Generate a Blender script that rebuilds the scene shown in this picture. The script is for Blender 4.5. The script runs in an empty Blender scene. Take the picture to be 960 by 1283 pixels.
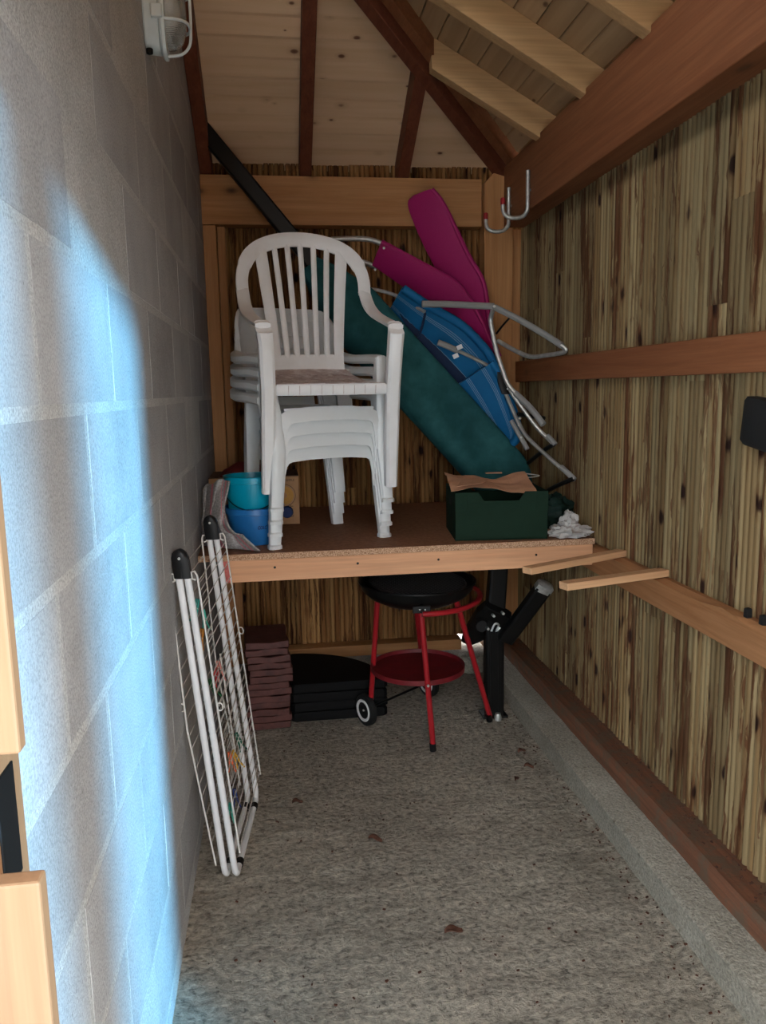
import bpy, bmesh, math, random
from mathutils import Vector, Matrix, noise
random.seed(7)
V = Vector
SC = bpy.context.scene
COL = SC.collection
R = math.radians
# ---------------------------------------------------------------- camera (1.55 m above the concrete, just outside the doorway)
FPX, CAMH = 980.0, 1.55
CM = ((0.9903213980, -0.1375695440, -0.0183888283), (-0.0392189211, -0.1502777431, -0.9878656165), (0.1331367900, 0.9790256485, -0.1542185937))
cam = bpy.data.cameras.new('camera')
cam.sensor_fit = 'VERTICAL'; cam.sensor_height = 24.0; cam.lens = FPX * 24.0 / 1283.0
cam.clip_start = 0.02; cam.clip_end = 200
camo = bpy.data.objects.new('camera', cam); COL.objects.link(camo)
camo.matrix_world = Matrix(((CM[0][0], -CM[1][0], -CM[2][0], 0), (CM[0][1], -CM[1][1], -CM[2][1], 0), (CM[0][2], -CM[1][2], -CM[2][2], CAMH), (0, 0, 0, 1)))
SC.camera = camo
# ---------------------------------------------------------------- light
vs = SC.view_settings
vs.view_transform = 'Standard'; vs.look = 'None'; vs.gamma = 1.0; vs.use_curve_mapping = False
vs.exposure = 3.15
wd = bpy.data.worlds.new('overcast_sky'); SC.world = wd; wd.use_nodes = True
bg = wd.node_tree.nodes['Background']
bg.inputs['Color'].default_value = (0.97, 0.985, 1.0, 1); bg.inputs['Strength'].default_value = 1.0
sl = bpy.data.lights.new('low_blue_daylight', 'SUN'); sl.energy = 1.5; sl.angle = R(5); sl.color = (0.17, 0.60, 1.0)
so = bpy.data.objects.new('low_blue_daylight', sl); COL.objects.link(so)
sd = V((-1.06, 1.45, -0.36)); so.rotation_euler = sd.to_track_quat('-Z', 'Y').to_euler(); so.location = (3, -4, 3)
try:
    SC.cycles.max_bounces = 10; SC.cycles.diffuse_bounces = 6; SC.cycles.use_denoising = True
except Exception:
    pass

def P(x, y, Y):
    """a measured point of the shed: sight line (x, y) of the survey photograph met at depth Y"""
    c = (x - 480.0, y - 641.5, FPX)
    d = [sum(CM[r][k] * c[r] for r in range(3)) for k in range(3)]
    return V((d[0] / d[1] * Y, Y, d[2] / d[1] * Y + CAMH))

# ---------------------------------------------------------------- materials
class NT:
    def __init__(s, name, rough=0.6, metal=0.0, spec=0.4):
        s.m = bpy.data.materials.new(name); s.m.use_nodes = True
        s.t = s.m.node_tree; s.b = s.t.nodes['Principled BSDF']
        s.b.inputs['Roughness'].default_value = rough; s.b.inputs['Metallic'].default_value = metal
        s.b.inputs['Specular IOR Level'].default_value = spec
    def n(s, typ, **kw):
        nd = s.t.nodes.new(typ)
        for k, v in kw.items():
            if k.startswith('_'): setattr(nd, k[1:], v)
            else: s.put(nd.inputs[int(k[1:]) if k[0] == 'i' and k[1:].isdigit() else k.replace('__', ' ')], v)
        return nd
    def put(s, sock, v):
        if isinstance(v, bpy.types.NodeSocket): s.t.links.new(v, sock)
        elif isinstance(v, tuple) and len(v) == 3 and sock.type == 'RGBA': sock.default_value = (*v, 1)
        else: sock.default_value = v
    def co(s, scale=(1, 1, 1), rnd=True):
        tc = s.n('ShaderNodeTexCoord')
        v = tc.outputs['Object']
        if rnd:
            oi = s.n('ShaderNodeObjectInfo')
            mul = s.n('ShaderNodeVectorMath', _operation='SCALE', i0=(13.7, 31.1, 7.3)); s.put(mul.inputs['Scale'], oi.outputs['Random'])
            v = s.n('ShaderNodeVectorMath', _operation='ADD', i0=v, i1=mul.outputs[0]).outputs[0]
        return s.n('ShaderNodeVectorMath', _operation='MULTIPLY', i0=v, i1=scale).outputs[0]
    def noise(s, vec, scale, detail=3.0, rough=0.55, dist=0.0):
        return s.n('ShaderNodeTexNoise', Vector=vec, Scale=scale, Detail=detail, Roughness=rough, Distortion=dist).outputs['Fac']
    def ramp(s, fac, stops, interp='LINEAR'):
        nd = s.n('ShaderNodeValToRGB', Fac=fac); cr = nd.color_ramp; cr.interpolation = interp
        while len(cr.elements) < len(stops): cr.elements.new(0.5)
        for e, (p, c) in zip(cr.elements, stops):
            e.position = p; e.color = (*c, 1) if isinstance(c, tuple) else (c, c, c, 1)
        return nd.outputs['Color']
    def mix(s, fac, a, b, mode='MIX'):
        nd = s.n('ShaderNodeMix', _data_type='RGBA', _blend_type=mode)
        s.put(nd.inputs[0], fac); s.put(nd.inputs[6], a); s.put(nd.inputs[7], b)
        return nd.outputs[2]
    def math(s, op, a, b=0.0):
        nd = s.n('ShaderNodeMath', _operation=op); s.put(nd.inputs[0], a); s.put(nd.inputs[1], b); return nd.outputs[0]
    def color(s, c): s.put(s.b.inputs['Base Color'], c)
    def bump(s, h, strength=0.4, dist=0.003):
        s.put(s.b.inputs['Normal'], s.n('ShaderNodeBump', Height=h, Strength=strength, Distance=dist).outputs[0])
    def rnd(s): return s.n('ShaderNodeObjectInfo').outputs['Random']

def plain(name, col, rough=0.5, metal=0.0, var=0.12, sc=14, bump=0.0, spec=0.4, bsc=220):
    k = NT(name, rough, metal, spec); v = k.co()
    f = k.ramp(k.noise(v, sc, 4), [(0.3, 1 - var), (0.7, 1 + var * 0.5)])
    k.color(k.mix(1.0, col, f, 'MULTIPLY'))
    if bump: k.bump(k.noise(v, bsc, 2), bump, 0.002)
    return k.m

def timber(name, base, dark, axis=2, knots=1.0, rough=0.65, var=0.25, grain=1.0, kcol=(0.05, 0.022, 0.012), wet=None):
    """planed softwood: long grain, growth rings and knots; axis = grain direction in object space"""
    k = NT(name, rough, 0, 0.25)
    v = k.co()
    st = [9.0, 9.0, 9.0]; st[axis] = 0.55
    vs_ = k.n('ShaderNodeVectorMath', _operation='MULTIPLY', i0=v, i1=tuple(st)).outputs[0]
    g1 = k.noise(vs_, 3.2 * grain, 5, 0.6, 0.8)
    st2 = [60.0, 60.0, 60.0]; st2[axis] = 1.6
    g2 = k.noise(k.n('ShaderNodeVectorMath', _operation='MULTIPLY', i0=v, i1=tuple(st2)).outputs[0], 2.0, 3)
    c = k.mix(k.ramp(g1, [(0.25, 0.0), (0.75, 1.0)]), base, dark)
    c = k.mix(0.5, c, k.mix(1.0, c, k.ramp(g2, [(0.3, 0.75), (0.7, 1.15)]), 'MULTIPLY'))
    kt = [5.0, 5.0, 5.0]; kt[axis] = 2.6
    vo = k.n('ShaderNodeTexVoronoi', Vector=k.n('ShaderNodeVectorMath', _operation='MULTIPLY', i0=v, i1=tuple(kt)).outputs[0], Scale=1.0)
    kf = k.ramp(vo.outputs['Distance'], [(0.0, 1.0), (0.05, 0.9), (0.10, 0.25), (0.16, 0.0)])
    c = k.mix(k.math('MULTIPLY', kf, knots), c, kcol)
    hs = k.math('MULTIPLY_ADD', k.rnd(), var); hs.node.inputs[2].default_value = 1 - var / 2
    c = k.mix(1.0, c, hs, 'MULTIPLY')
    k.color(c); k.bump(g2, 0.25, 0.002)
    return k.m

def cladding(name, ca, cb, stain, knot):
    """reeded pressure-treated boards: greenish tan, dark resin streaks and knots with tails"""
    k = NT(name, 0.8, 0, 0.15)
    v = k.co()
    def mul(x, y, z, src=v): return k.n('ShaderNodeVectorMath', _operation='MULTIPLY', i0=src, i1=(x, y, z)).outputs[0]
    g = k.noise(mul(38, 4, 0.35), 1.3, 2, 0.5)
    c = k.mix(k.ramp(g, [(0.36, 0.0), (0.64, 1.0)]), ca, cb)
    f = k.noise(mul(120, 30, 1.2), 1.0, 2)
    c = k.mix(1.0, c, k.ramp(f, [(0.32, 0.82), (0.66, 1.10)]), 'MULTIPLY')
    nz = k.n('ShaderNodeTexNoise', Vector=mul(34, 34, 9), Scale=1.0, Detail=3.0)
    off = k.n('ShaderNodeVectorMath', _operation='SCALE', i0=nz.outputs['Color']); off.inputs['Scale'].default_value = 0.030
    wv = k.n('ShaderNodeVectorMath', _operation='ADD', i0=v, i1=off.outputs[0]).outputs[0]
    s1 = k.noise(mul(60, 8, 1.9, wv), 1.0, 4, 0.65)
    pz = k.noise(mul(9, 9, 1.3), 1.0, 2)
    th = k.math('ADD', s1, k.math('MULTIPLY', k.math('SUBTRACT', pz, 0.5), 0.7))
    c = k.mix(k.ramp(th, [(0.53, 0.0), (0.60, 0.8), (0.75, 0.95)]), c, stain)
    vo = k.n('ShaderNodeTexVoronoi', Vector=mul(13.0, 13.0, 6.0, wv), Scale=1.0)
    kn = k.ramp(vo.outputs['Distance'], [(0.0, 1.0), (0.12, 0.97), (0.20, 0.0)])
    halo = k.ramp(vo.outputs['Distance'], [(0.12, 0.75), (0.40, 0.0)])
    sel = k.ramp(k.n('ShaderNodeSeparateColor', Color=vo.outputs['Color']).outputs[0], [(0.36, 0.0), (0.38, 1.0)])
    tl = k.noise(mul(75, 20, 3.0, wv), 1.0, 2)
    hl = k.math('MULTIPLY', k.math('MULTIPLY', halo, sel), k.ramp(tl, [(0.40, 0.25), (0.55, 1.0)]))
    c = k.mix(hl, c, stain)
    c = k.mix(k.math('MULTIPLY', kn, sel), c, knot)
    hs = k.math('MULTIPLY_ADD', k.rnd(), 0.55); hs.node.inputs[2].default_value = 0.70
    k.color(k.mix(1.0, c, hs, 'MULTIPLY')); k.bump(f, 0.3, 0.002)
    return k.m

def concrete_mat(name, ca, cb, speck, rough=0.9, sc=1.0, bstr=0.6, bd=0.006):
    k = NT(name, rough, 0, 0.15); v = k.co()
    a = k.noise(v, 5 * sc, 6, 0.65)
    c = k.mix(k.ramp(a, [(0.3, 0.0), (0.7, 1.0)]), ca, cb)
    b = k.noise(v, 160 * sc, 3, 0.6)
    c = k.mix(1.0, c, k.ramp(b, [(0.3, 0.6), (0.65, 1.15)]), 'MULTIPLY')
    d = k.noise(v, 38 * sc, 5, 0.7, 0.4)
    c = k.mix(k.ramp(d, [(0.60, 0.0), (0.72, 0.9)]), c, speck)
    k.color(c)
    h = k.math('ADD', k.math('MULTIPLY', b, 0.4), k.noise(v, 45 * sc, 5, 0.65))
    k.bump(h, bstr, bd)
    return k.m

M = {}
M['block'] = None
k = NT('concrete_block', 0.95, 0, 0.1); v = k.co()
c = k.mix(k.ramp(k.noise(v, 3.5, 5, 0.6), [(0.35, 0.0), (0.65, 1.0)]), (0.43, 0.43, 0.425), (0.345, 0.345, 0.34))
c = k.mix(1.0, c, k.ramp(k.noise(v, 230, 2, 0.6), [(0.28, 0.72), (0.6, 1.08)]), 'MULTIPLY')
c = k.mix(k.ramp(k.noise(v, 75, 3, 0.7), [(0.66, 0.0), (0.74, 0.7)]), c, (0.16, 0.155, 0.15))
hs = k.math('MULTIPLY_ADD', k.rnd(), 0.18); hs.node.inputs[2].default_value = 0.9
k.color(k.mix(1.0, c, hs, 'MULTIPLY')); k.bump(k.noise(v, 150, 4, 0.7), 0.5, 0.004); M['block'] = k.m
M['mortar'] = concrete_mat('pale_mortar', (0.53, 0.53, 0.51), (0.42, 0.42, 0.40), (0.36, 0.35, 0.32), sc=1.3)
k = NT('rough_floor_concrete', 0.95, 0, 0.12); v = k.co(rnd=False)
vs2 = k.n('ShaderNodeVectorMath', _operation='MULTIPLY', i0=v, i1=(1.0, 1.3, 1)).outputs[0]
c = k.mix(k.ramp(k.noise(v, 2.2, 6, 0.65), [(0.35, 0.0), (0.65, 1.0)]), (0.52, 0.465, 0.375), (0.39, 0.345, 0.28))
c = k.mix(1.0, c, k.ramp(k.noise(vs2, 46, 6, 0.72, 0.25), [(0.34, 0.42), (0.46, 0.92), (0.62, 1.40)]), 'MULTIPLY')
c = k.mix(k.ramp(k.noise(v, 62, 4, 0.7), [(0.65, 0.0), (0.70, 0.9)]), c, (0.05, 0.038, 0.028))
c = k.mix(k.ramp(k.noise(v, 1.4, 4, 0.6), [(0.55, 0.0), (0.75, 0.5)]), c, (0.14, 0.12, 0.088))
k.color(c); k.bump(k.noise(vs2, 46, 6, 0.72, 0.25), 1.0, 0.03); M['floor'] = k.m
M['kerb'] = concrete_mat('kerb_concrete', (0.39, 0.36, 0.30), (0.28, 0.255, 0.205), (0.11, 0.09, 0.06), sc=0.7, bstr=0.9, bd=0.012)
M['clad'] = cladding('treated_reeded_cladding', (0.275, 0.208, 0.108), (0.185, 0.115, 0.050), (0.075, 0.024, 0.009), (0.016, 0.005, 0.003))
M['clad_back'] = cladding('brown_reeded_cladding', (0.37, 0.205, 0.080), (0.215, 0.092, 0.030), (0.070, 0.022, 0.008), (0.014, 0.005, 0.004))
M['pine_y'] = timber('pine_grain_along_depth', (0.44, 0.215, 0.095), (0.30, 0.125, 0.048), 1)
M['pine_x'] = timber('pine_grain_across', (0.47, 0.24, 0.10), (0.34, 0.145, 0.050), 0, 1.0, 0.65, 0.15, 0.6)
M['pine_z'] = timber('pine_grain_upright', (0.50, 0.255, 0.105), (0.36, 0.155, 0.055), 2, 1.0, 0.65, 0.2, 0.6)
M['fresh_x'] = timber('planed_fresh_pine', (0.70, 0.385, 0.215), (0.58, 0.285, 0.145), 0, 0.7, 0.65, 0.1, 0.6)
M['batten'] = timber('sawn_batten_pine', (0.70, 0.42, 0.23), (0.58, 0.32, 0.16), 0, 0.4)
M['larch_y'] = timber('red_brown_larch', (0.285, 0.110, 0.046), (0.19, 0.062, 0.024), 1, 0.7, 0.65, 0.15, 0.7)
M['rafter_red'] = timber('dark_red_rafter', (0.165, 0.050, 0.024), (0.10, 0.027, 0.013), 1, 0.4)
M['rafter_pine'] = timber('pale_rafter', (0.56, 0.35, 0.17), (0.45, 0.26, 0.115), 0, 0.8, 0.65, 0.15, 0.5)
def lining(name, base, dark, axis, kd):
    k = NT(name, 0.75, 0, 0.2); v = k.co()
    st = [22.0, 22.0, 22.0]; st[axis] = 1.4
    g = k.noise(k.n('ShaderNodeVectorMath', _operation='MULTIPLY', i0=v, i1=tuple(st)).outputs[0], 1.0, 3, 0.5, 0.4)
    c = k.mix(k.ramp(g, [(0.35, 0.0), (0.65, 1.0)]), base, dark)
    kt = [15.0, 15.0, 15.0]; kt[axis] = 9.0
    vo = k.n('ShaderNodeTexVoronoi', Vector=k.n('ShaderNodeVectorMath', _operation='MULTIPLY', i0=v, i1=tuple(kt)).outputs[0], Scale=1.0)
    rs_ = k.n('ShaderNodeSeparateColor', Color=vo.outputs['Color'])
    dd_ = k.math('DIVIDE', vo.outputs['Distance'], k.math('MULTIPLY_ADD', rs_.outputs[0], 1.0)); dd_.node.inputs[1].links[0].from_node.inputs[2].default_value = 0.35
    sel = k.ramp(rs_.outputs[1], [(0.52, 0.0), (0.54, 1.0)])
    c = k.mix(k.math('MULTIPLY', sel, k.ramp(dd_, [(0.0, 1.0), (0.09, 0.85), (0.15, 0.0)])), c, kd)
    c = k.mix(k.math('MULTIPLY', sel, k.ramp(dd_, [(0.10, 0.22), (0.3, 0.0)])), c, kd)
    hs = k.math('MULTIPLY_ADD', k.rnd(), 0.10); hs.node.inputs[2].default_value = 0.95
    k.color(k.mix(1.0, c, hs, 'MULTIPLY')); return k.m
M['board_x'] = lining('pale_roof_board_across', (0.68, 0.455, 0.28), (0.62, 0.40, 0.235), 0, (0.13, 0.05, 0.025))
M['board_y'] = lining('tan_roof_board_depth', (0.46, 0.29, 0.15), (0.38, 0.23, 0.115), 1, (0.12, 0.06, 0.03))
k = NT('weathered_sill', 0.9, 0, 0.1); v = k.co((1, 1, 1), False)
gs = k.noise(k.n('ShaderNodeVectorMath', _operation='MULTIPLY', i0=v, i1=(60, 2, 60)).outputs[0], 1.0, 4, 0.6)
c = k.mix(k.ramp(gs, [(0.35, 0), (0.65, 1)]), (0.205, 0.090, 0.050), (0.13, 0.060, 0.036))
k.color(k.mix(k.ramp(k.noise(v, 14, 6, 0.7), [(0.45, 0.0), (0.6, 0.8)]), c, (0.115, 0.085, 0.058))); k.bump(k.noise(v, 90, 4), 0.5, 0.004); M['sill'] = k.m
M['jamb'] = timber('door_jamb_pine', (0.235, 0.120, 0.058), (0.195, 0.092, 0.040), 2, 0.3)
k = NT('chipboard_top', 0.7, 0, 0.25); v = k.co()
c = k.mix(k.ramp(k.noise(v, 60, 4, 0.7), [(0.35, 0.0), (0.65, 1.0)]), (0.32, 0.155, 0.085), (0.21, 0.088, 0.045))
k.color(k.mix(k.ramp(k.noise(v, 190, 2), [(0.6, 0), (0.68, 0.7)]), c, (0.30, 0.15, 0.075))); M['chip'] = k.m
k = NT('chipboard_edge', 0.85, 0, 0.1); v = k.co()
k.color(k.ramp(k.noise(v, 260, 3, 0.7), [(0.35, (0.20, 0.10, 0.055)), (0.5, (0.46, 0.27, 0.16)), (0.66, (0.68, 0.47, 0.32))])); M['chip_edge'] = k.m
k = NT('white_monobloc_plastic', 0.38, 0, 0.45); v = k.co()
d = k.ramp(k.noise(v, 7, 5, 0.6), [(0.5, 0.0), (0.78, 0.55)])
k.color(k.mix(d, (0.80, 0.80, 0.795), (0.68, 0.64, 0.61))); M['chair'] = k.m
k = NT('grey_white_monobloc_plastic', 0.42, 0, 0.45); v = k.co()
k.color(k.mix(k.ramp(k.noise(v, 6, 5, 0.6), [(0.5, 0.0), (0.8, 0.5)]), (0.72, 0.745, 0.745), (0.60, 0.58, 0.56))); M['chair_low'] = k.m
k = NT('soiled_seat_plastic', 0.5, 0, 0.4); v = k.co()
d = k.ramp(k.noise(v, 16, 6, 0.7), [(0.36, 0.0), (0.56, 0.9)])
k.color(k.mix(d, (0.72, 0.66, 0.64), (0.42, 0.31, 0.285))); M['seat_dirty'] = k.m
M['dark_slot'] = plain('dark_joint', (0.02, 0.02, 0.02), 0.9)
M['black'] = plain('black_plastic', (0.006, 0.006, 0.0065), 0.5, spec=0.3)
M['rubber'] = plain('black_rubber', (0.006, 0.006, 0.006), 0.8, bump=0.3)
M['black_metal'] = plain('black_painted_steel', (0.004, 0.004, 0.004), 0.45, 0.0, spec=0.3)
M['enamel'] = plain('black_enamel', (0.005, 0.005, 0.005), 0.42, spec=0.25)
M['iron'] = plain('greased_iron', (0.075, 0.072, 0.07), 0.3, 0.5)
M['steel'] = plain('dull_steel_tube', (0.50, 0.50, 0.48), 0.34, 0.65, 0.25, 40)
M['zinc'] = plain('zinc_plated_steel', (0.55, 0.56, 0.53), 0.40, 0.6, 0.25, 60)
M['grey_sleeve'] = plain('grey_plastic_sleeve', (0.28, 0.28, 0.27), 0.55)
M['white_tube'] = plain('white_painted_tube', (0.74, 0.74, 0.74), 0.4, var=0.05)
M['white_wire'] = plain('white_coated_wire', (0.66, 0.64, 0.60), 0.5, var=0.2)
M['red_tube'] = plain('red_painted_tube', (0.34, 0.012, 0.018), 0.35)
M['red_plate'] = plain('red_painted_plate', (0.16, 0.010, 0.014), 0.5, var=0.3)
M['red_tip'] = plain('red_rubber_tip', (0.34, 0.015, 0.02), 0.5)
M['turq'] = plain('turquoise_plastic', (0.0, 0.30, 0.44), 0.32, var=0.05)
M['blue_bucket'] = plain('blue_plastic', (0.018, 0.155, 0.42), 0.35, var=0.1)
M['navy'] = plain('navy_plastic', (0.006, 0.016, 0.065), 0.6, spec=0.15)
M['card'] = plain('brown_cardboard', (0.40, 0.225, 0.115), 0.85, var=0.15, bump=0.15)
M['card_dark'] = plain('cardboard_inside', (0.10, 0.055, 0.032), 0.9)
M['ink'] = plain('printed_ink', (0.05, 0.035, 0.025), 0.8)
M['ink_blue'] = plain('blue_marker', (0.01, 0.02, 0.09), 0.6)
M['ochre'] = plain('ochre_print', (0.50, 0.26, 0.06), 0.8)
M['greenbox'] = plain('dark_green_card', (0.009, 0.026, 0.015), 0.8, var=0.15, spec=0.15)
M['paper'] = plain('brown_wrapping_paper', (0.50, 0.26, 0.15), 0.8, var=0.25, sc=9, bump=0.2, bsc=60)
M['green_bag'] = plain('dark_green_bag', (0.006, 0.022, 0.018), 0.6, var=0.4, spec=0.2)
M['white_cloth'] = plain('white_cotton', (0.52, 0.50, 0.48), 0.9, var=0.25, bump=0.3, bsc=400)
M['red_cloth'] = plain('dark_red_cloth', (0.16, 0.012, 0.012), 0.8, var=0.4)
M['pink_strip'] = plain('pink_tape', (0.62, 0.16, 0.14), 0.7, var=0.4, sc=50)
M['slab_brown'] = plain('red_brown_rubber', (0.105, 0.034, 0.028), 0.55, var=0.45, sc=22, bump=0.35, bsc=120)
M['weight'] = plain('black_weight_plastic', (0.0035, 0.0035, 0.0038), 0.75, bump=0.2, spec=0.15)
M['leaf'] = plain('dead_leaf', (0.105, 0.042, 0.024), 0.8, var=0.5, sc=60)
M['lamp_body'] = plain('white_lamp_body', (0.60, 0.66, 0.66), 0.45, var=0.12)
k = NT('ribbed_glass', 0.12, 0, 0.5); k.b.inputs['Transmission Weight'].default_value = 0.9; k.b.inputs['Base Color'].default_value = (0.86, 0.88, 0.84, 1)
k.bump(k.n('ShaderNodeTexWave', Vector=k.co((1, 1, 1), False), Scale=70.0, _bands_direction='Z').outputs['Fac'], 0.5, 0.003); M['glass'] = k.m
M['bulb'] = plain('white_bulb', (0.7, 0.7, 0.68), 0.3)
M['ground'] = plain('pale_gravel_ground', (0.46, 0.44, 0.41), 0.9, var=0.3, sc=30)
k = NT('teal_parasol_cloth', 0.8, 0, 0.2); v = k.co()
c = k.mix(k.ramp(k.noise(v, 5, 5, 0.6), [(0.40, 0.0), (0.62, 1.0)]), (0.010, 0.062, 0.066), (0.024, 0.112, 0.116))
k.color(c); k.bump(k.noise(v, 500, 2), 0.3, 0.002); M['parasol'] = k.m
k = NT('magenta_mesh_fabric', 0.6, 0, 0.3); v = k.co()
k.color(k.mix(k.noise(v, 300, 2), (0.28, 0.007, 0.088), (0.40, 0.014, 0.135))); k.bump(k.noise(v, 700, 1), 0.3, 0.001); M['magenta'] = k.m
k = NT('blue_striped_fabric', 0.7, 0, 0.25)
uv = k.n('ShaderNodeTexCoord').outputs['UV']; sx = k.n('ShaderNodeSeparateXYZ', Vector=uv).outputs[0]
f = None
for c0 in (0.20, 0.235, 0.27, 0.60, 0.635, 0.67):
    g = k.math('LESS_THAN', k.math('ABSOLUTE', k.math('SUBTRACT', sx, c0)), 0.006)
    f = g if f is None else k.math('MAXIMUM', f, g)
base = k.mix(k.noise(k.co(rnd=False), 9, 3), (0.004, 0.085, 0.22), (0.008, 0.15, 0.34))
k.color(k.mix(k.math('MULTIPLY', f, 0.55), base, (0.30, 0.42, 0.52))); M['blue'] = k.m
M['blue_dark'] = plain('navy_fabric', (0.004, 0.018, 0.06), 0.8)
k = NT('grey_towel', 0.95, 0, 0.1); v = k.co(rnd=False)
uv = k.n('ShaderNodeTexCoord').outputs['UV']; sx = k.n('ShaderNodeSeparateXYZ', Vector=uv).outputs[0]
f = None
for c0, w0 in ((0.42, 0.035), (0.90, 0.02), (0.80, 0.012)):
    g = k.math('LESS_THAN', k.math('ABSOLUTE', k.math('SUBTRACT', sx, c0)), w0)
    f = g if f is None else k.math('MAXIMUM', f, g)
base = k.ramp(k.noise(v, 120, 3, 0.7), [(0.3, (0.20, 0.19, 0.185)), (0.7, (0.44, 0.42, 0.41))])
k.color(k.mix(f, base, (0.55, 0.20, 0.24))); k.bump(k.noise(v, 260, 3), 0.7, 0.004); M['towel'] = k.m

# ---------------------------------------------------------------- mesh helpers
class MB:
    def __init__(s): s.v = []; s.f = []; s.uv = {}
    def box(s, c, size, rot=None):
        c = V(c); h = V(size) / 2; n = len(s.v)
        for sx in (-1, 1):
            for sy in (-1, 1):
                for sz in (-1, 1):
                    p = V((sx * h.x, sy * h.y, sz * h.z))
                    if rot is not None: p = rot @ p
                    s.v.append(c + p)
        for q in ((0, 1, 3, 2), (4, 6, 7, 5), (0, 4, 5, 1), (2, 3, 7, 6), (0, 2, 6, 4), (1, 5, 7, 3)): s.f.append([n + i for i in q])
        return s
    def lohi(s, lo, hi): lo, hi = V(lo), V(hi); return s.box((lo + hi) / 2, hi - lo)
    def rings(s, rings, closed=False, caps=True, uvw=None):
        m = len(rings[0]); n = len(s.v)
        for r in rings: s.v.extend(V(p) for p in r)
        L = len(rings)
        for i in range(L if closed else L - 1):
            a, b = n + i * m, n + ((i + 1) % L) * m
            for j in range(m):
                j2 = (j + 1) % m; s.f.append([a + j, a + j2, b + j2, b + j])
                if uvw: s.uv[len(s.f) - 1] = [(uvw[j], i / L), (uvw[j2], i / L), (uvw[j2], (i + 1) / L), (uvw[j], (i + 1) / L)]
        if caps and not closed:
            s.f.append([n + j for j in range(m)][::-1]); s.f.append([n + (L - 1) * m + j for j in range(m)])
        return s
    def tube(s, path, r, n=8, closed=False, smooth=0):
        pts = [V(p) for p in path]
        if smooth: pts = catmull(pts, smooth, closed)
        L = len(pts); rs = []
        rad = r if callable(r) else (lambda t: r)
        t0 = (pts[1] - pts[0]).normalized()
        up = V((0, 0, 1)) if abs(t0.z) < 0.9 else V((1, 0, 0))
        a = t0.cross(up).normalized()
        for i in range(L):
            p0, p1 = (pts[(i - 1) % L], pts[(i + 1) % L]) if closed else (pts[max(0, i - 1)], pts[min(L - 1, i + 1)])
            t = (p1 - p0)
            t = t.normalized() if t.length > 1e-9 else t0
            a = (a - t * a.dot(t)).normalized(); b = t.cross(a); q = rad(i / max(1, L - 1))
            rs.append([pts[i] + (a * math.cos(2 * math.pi * j / n) + b * math.sin(2 * math.pi * j / n)) * q for j in range(n)])
        return s.rings(rs, closed)
    def loft(s, frames, sq=0.55, uvs=False):
        """frames = (centre, half-axis u, half-axis v): a rounded-rectangle section swept through them"""
        cs = ((1, -sq), (1, sq), (sq, 1), (-sq, 1), (-1, sq), (-1, -sq), (-sq, -1), (sq, -1))
        rs = [[V(c) + V(u) * x + V(w) * y for x, y in cs] for c, u, w in frames]
        return s.rings(rs, uvw=[(x + 1) / 2 for x, y in cs] if uvs else None)
    def lathe(s, prof, c=(0, 0, 0), n=32, ax='z', a0=0, a1=2 * math.pi):
        c = V(c); full = abs(a1 - a0 - 2 * math.pi) < 1e-6; rs = []
        for j in range(n if full else n + 1):
            a = a0 + (a1 - a0) * j / n; ca, sa = math.cos(a), math.sin(a)
            ring = []
            for r, h in prof:
                ring.append(c + (V((r * ca, r * sa, h)) if ax == 'z' else V((h, r * ca, r * sa)) if ax == 'x' else V((r * sa, h, r * ca))))
            rs.append(ring)
        m = len(prof); b = len(s.v)
        for r in rs: s.v.extend(r)
        L = len(rs)
        for i in range(L if full else L - 1):
            p, q = b + i * m, b + ((i + 1) % L) * m
            for j in range(m - 1): s.f.append([p + j, q + j, q + j + 1, p + j + 1])
        return s
    def grid(s, fn, nu, nv, thick=None):
        b = len(s.v)
        for i in range(nu + 1):
            for j in range(nv + 1): s.v.append(V(fn(i / nu, j / nv)))
        for i in range(nu):
            for j in range(nv):
                q = [b + i * (nv + 1) + j, b + (i + 1) * (nv + 1) + j, b + (i + 1) * (nv + 1) + j + 1, b + i * (nv + 1) + j + 1]
                s.f.append(q); s.uv[len(s.f) - 1] = [(i / nu, j / nv), ((i + 1) / nu, j / nv), ((i + 1) / nu, (j + 1) / nv), (i / nu, (j + 1) / nv)]
        return s
    def prism(s, poly, ext):
        poly = [V(p) for p in poly]; ext = V(ext); return s.rings([poly, [p + ext for p in poly]])
    def build(s, name, mat, parent=None, smooth=False, bevel=0, solid=0, sub=0, loc=None, rot=None):
        me = bpy.data.meshes.new(name); me.from_pydata([tuple(v) for v in s.v], [], s.f)
        if s.uv:
            ul = me.uv_layers.new(name='UVMap')
            for pi, pl in enumerate(me.polygons):
                if pi in s.uv:
                    for li, c in zip(pl.loop_indices, s.uv[pi]): ul.data[li].uv = c
        bm = bmesh.new(); bm.from_mesh(me); bmesh.ops.recalc_face_normals(bm, faces=bm.faces); bm.to_mesh(me); bm.free()
        if smooth:
            me.polygons.foreach_set('use_smooth', [True] * len(me.polygons))
            try: me.set_sharp_from_angle(angle=R(smooth if smooth is not True else 40))
            except Exception: pass
        me.materials.append(mat)
        o = bpy.data.objects.new(name, me); COL.objects.link(o)
        if parent is not None: o.parent = parent
        if loc is not None: o.location = loc
        if rot is not None: o.rotation_euler = rot
        if solid: md = o.modifiers.new('solid', 'SOLIDIFY'); md.thickness = solid; md.offset = 0
        if bevel: md = o.modifiers.new('bevel', 'BEVEL'); md.width = bevel; md.segments = 2; md.limit_method = 'ANGLE'
        if sub: md = o.modifiers.new('sub', 'SUBSURF'); md.levels = sub; md.render_levels = sub
        return o

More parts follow.
